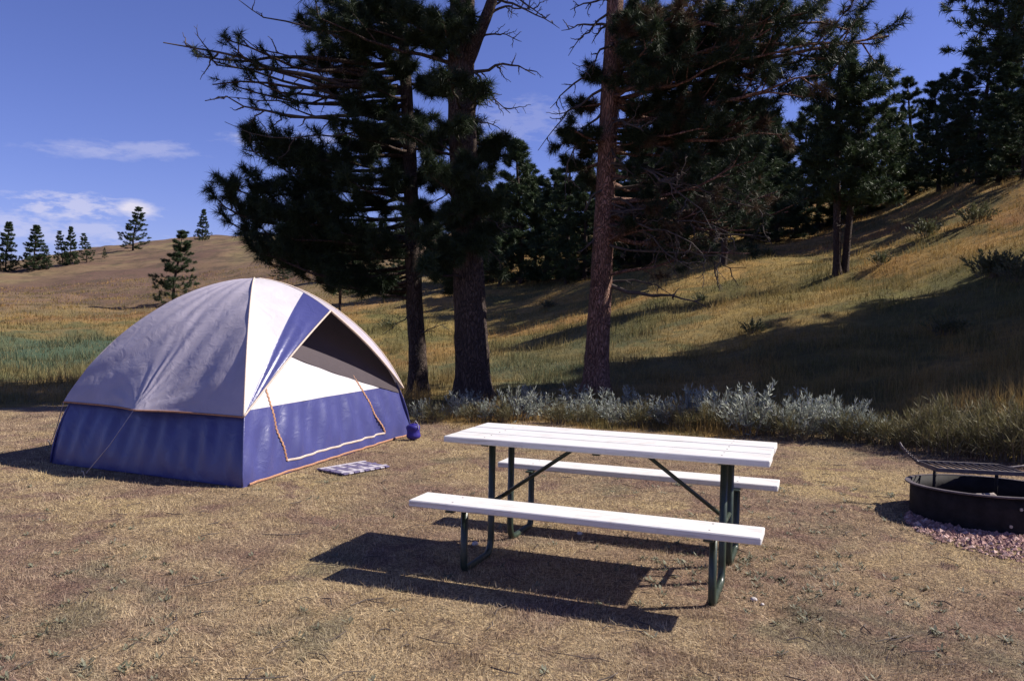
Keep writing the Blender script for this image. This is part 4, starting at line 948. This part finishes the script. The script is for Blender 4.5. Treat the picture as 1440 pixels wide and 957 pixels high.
# low weeds and twig litter scattered through the mown grass (uncountable)
wm = MB(); nr = 0
for (px, py, k_, sp_) in [(60, 920, 40, .5), (180, 940, 40, .45), (1050, 790, 60, .45), (960, 790, 50, .4), (1100, 820, 30, .35), (1380, 890, 40, .5), (1190, 715, 40, .5), (230, 800, 20, .8), (700, 930, 14, .8), (1250, 860, 30, .7), (400, 720, 16, .8), (1000, 700, 30, .5), (60, 740, 20, .8), (880, 690, 16, .7)]:
    p = hit(px, py)
    for q in range(k_):
        x0, y0 = p.x + rng.normal(0, sp_), p.y + rng.normal(0, sp_)
        if inside_tent(x0, y0) or lawn_edge(x0, y0) < 0: continue
        z0 = gz(x0, y0); m_ = int(rng.integers(6, 12)); a = rng.uniform(0, 6.28, m_); l = rng.uniform(.015, .05, m_)[:, None]
        d = np.stack([np.cos(a), np.sin(a), rng.uniform(.2, .9, m_)], 1); d /= np.linalg.norm(d, axis=1)[:, None]; sd = np.stack([-np.sin(a), np.cos(a), 0 * a], 1) * .006
        b0 = np.array([x0, y0, z0]) + rng.normal(0, .012, (m_, 3)) * np.array([1, 1, 0]); md = b0 + d * l * .55
        wm.add(np.stack([b0, md + sd, b0 + d * l, md - sd], 1).reshape(-1, 3), None, np.arange(4 * m_).reshape(-1, 4), np.full(4 * m_, rng.random()))
M['lowweed'] = sage_mat('low_weed_leaves', (.09, .095, .055), (.17, .17, .11), (.27, .25, .18))
tag(wm.build('ground_weeds', M['lowweed'], attr='tint'), 'low grey green weeds scattered through the dry grass', 'weeds', kind='stuff')
lt = MB()
for q in range(260):
    d_ = 3.2 * (11 / 3.2) ** rng.random(); a = rng.uniform(R(-36), R(38)); x0, y0 = math.sin(a) * d_, math.cos(a) * d_
    if inside_tent(x0, y0) or lawn_edge(x0, y0) < 0 or math.hypot(x0 - RING[0], y0 - RING[1]) < RR + .05: continue
    th_ = rng.uniform(0, 6.28); l_ = rng.gamma(2, .022) + .015; z0 = gz(x0, y0) + .012
    lt.tube([(x0, y0, z0), (x0 + math.cos(th_) * l_, y0 + math.sin(th_) * l_, z0 + rng.uniform(.0, .012)), (x0 + math.cos(th_ + .3) * l_ * 2, y0 + math.sin(th_ + .3) * l_ * 2, z0)], rng.uniform(.0015, .0035), 4, False)
tag(lt.build('twig_litter', M['dead']), 'small dry twigs littering the mown grass', 'twigs', kind='stuff')

# a few pale stones lying in the grass
M['stone'] = plain('pale_stone', (.55, .50, .47), .8, sc=30, var=.3)
for px, py, s_, lab in [(1060, 845, .022, 'small white stone in the grass beside the table end'), (1072, 851, .013, 'tiny white pebble beside the small white stone'), (815, 752, .024, 'flat pale stone under the far bench'),
                        (668, 767, .028, 'flat pinkish stone between the table legs under the tabletop')]:
    p = hit(px, py); r = np.random.default_rng(int(px)); mb = MB()
    G = []
    for i_ in range(7):
        ph = -np.pi / 2 + np.pi * i_ / 6; G.append([(math.cos(ph) * math.cos(q) * (1 + .18 * math.sin(2 * q + px)), math.cos(ph) * math.sin(q) * .8, math.sin(ph) * .55 + .06 * math.sin(3 * q)) for q in np.linspace(0, 2 * np.pi, 11)])
    mb.grid(np.array(G) * s_); o = mb.build('stone', M['stone'], smooth=True); o.location = (p.x, p.y, p.z + s_ * .45); o.rotation_euler = (0, 0, r.uniform(0, 3)); tag(o, lab, 'stone')
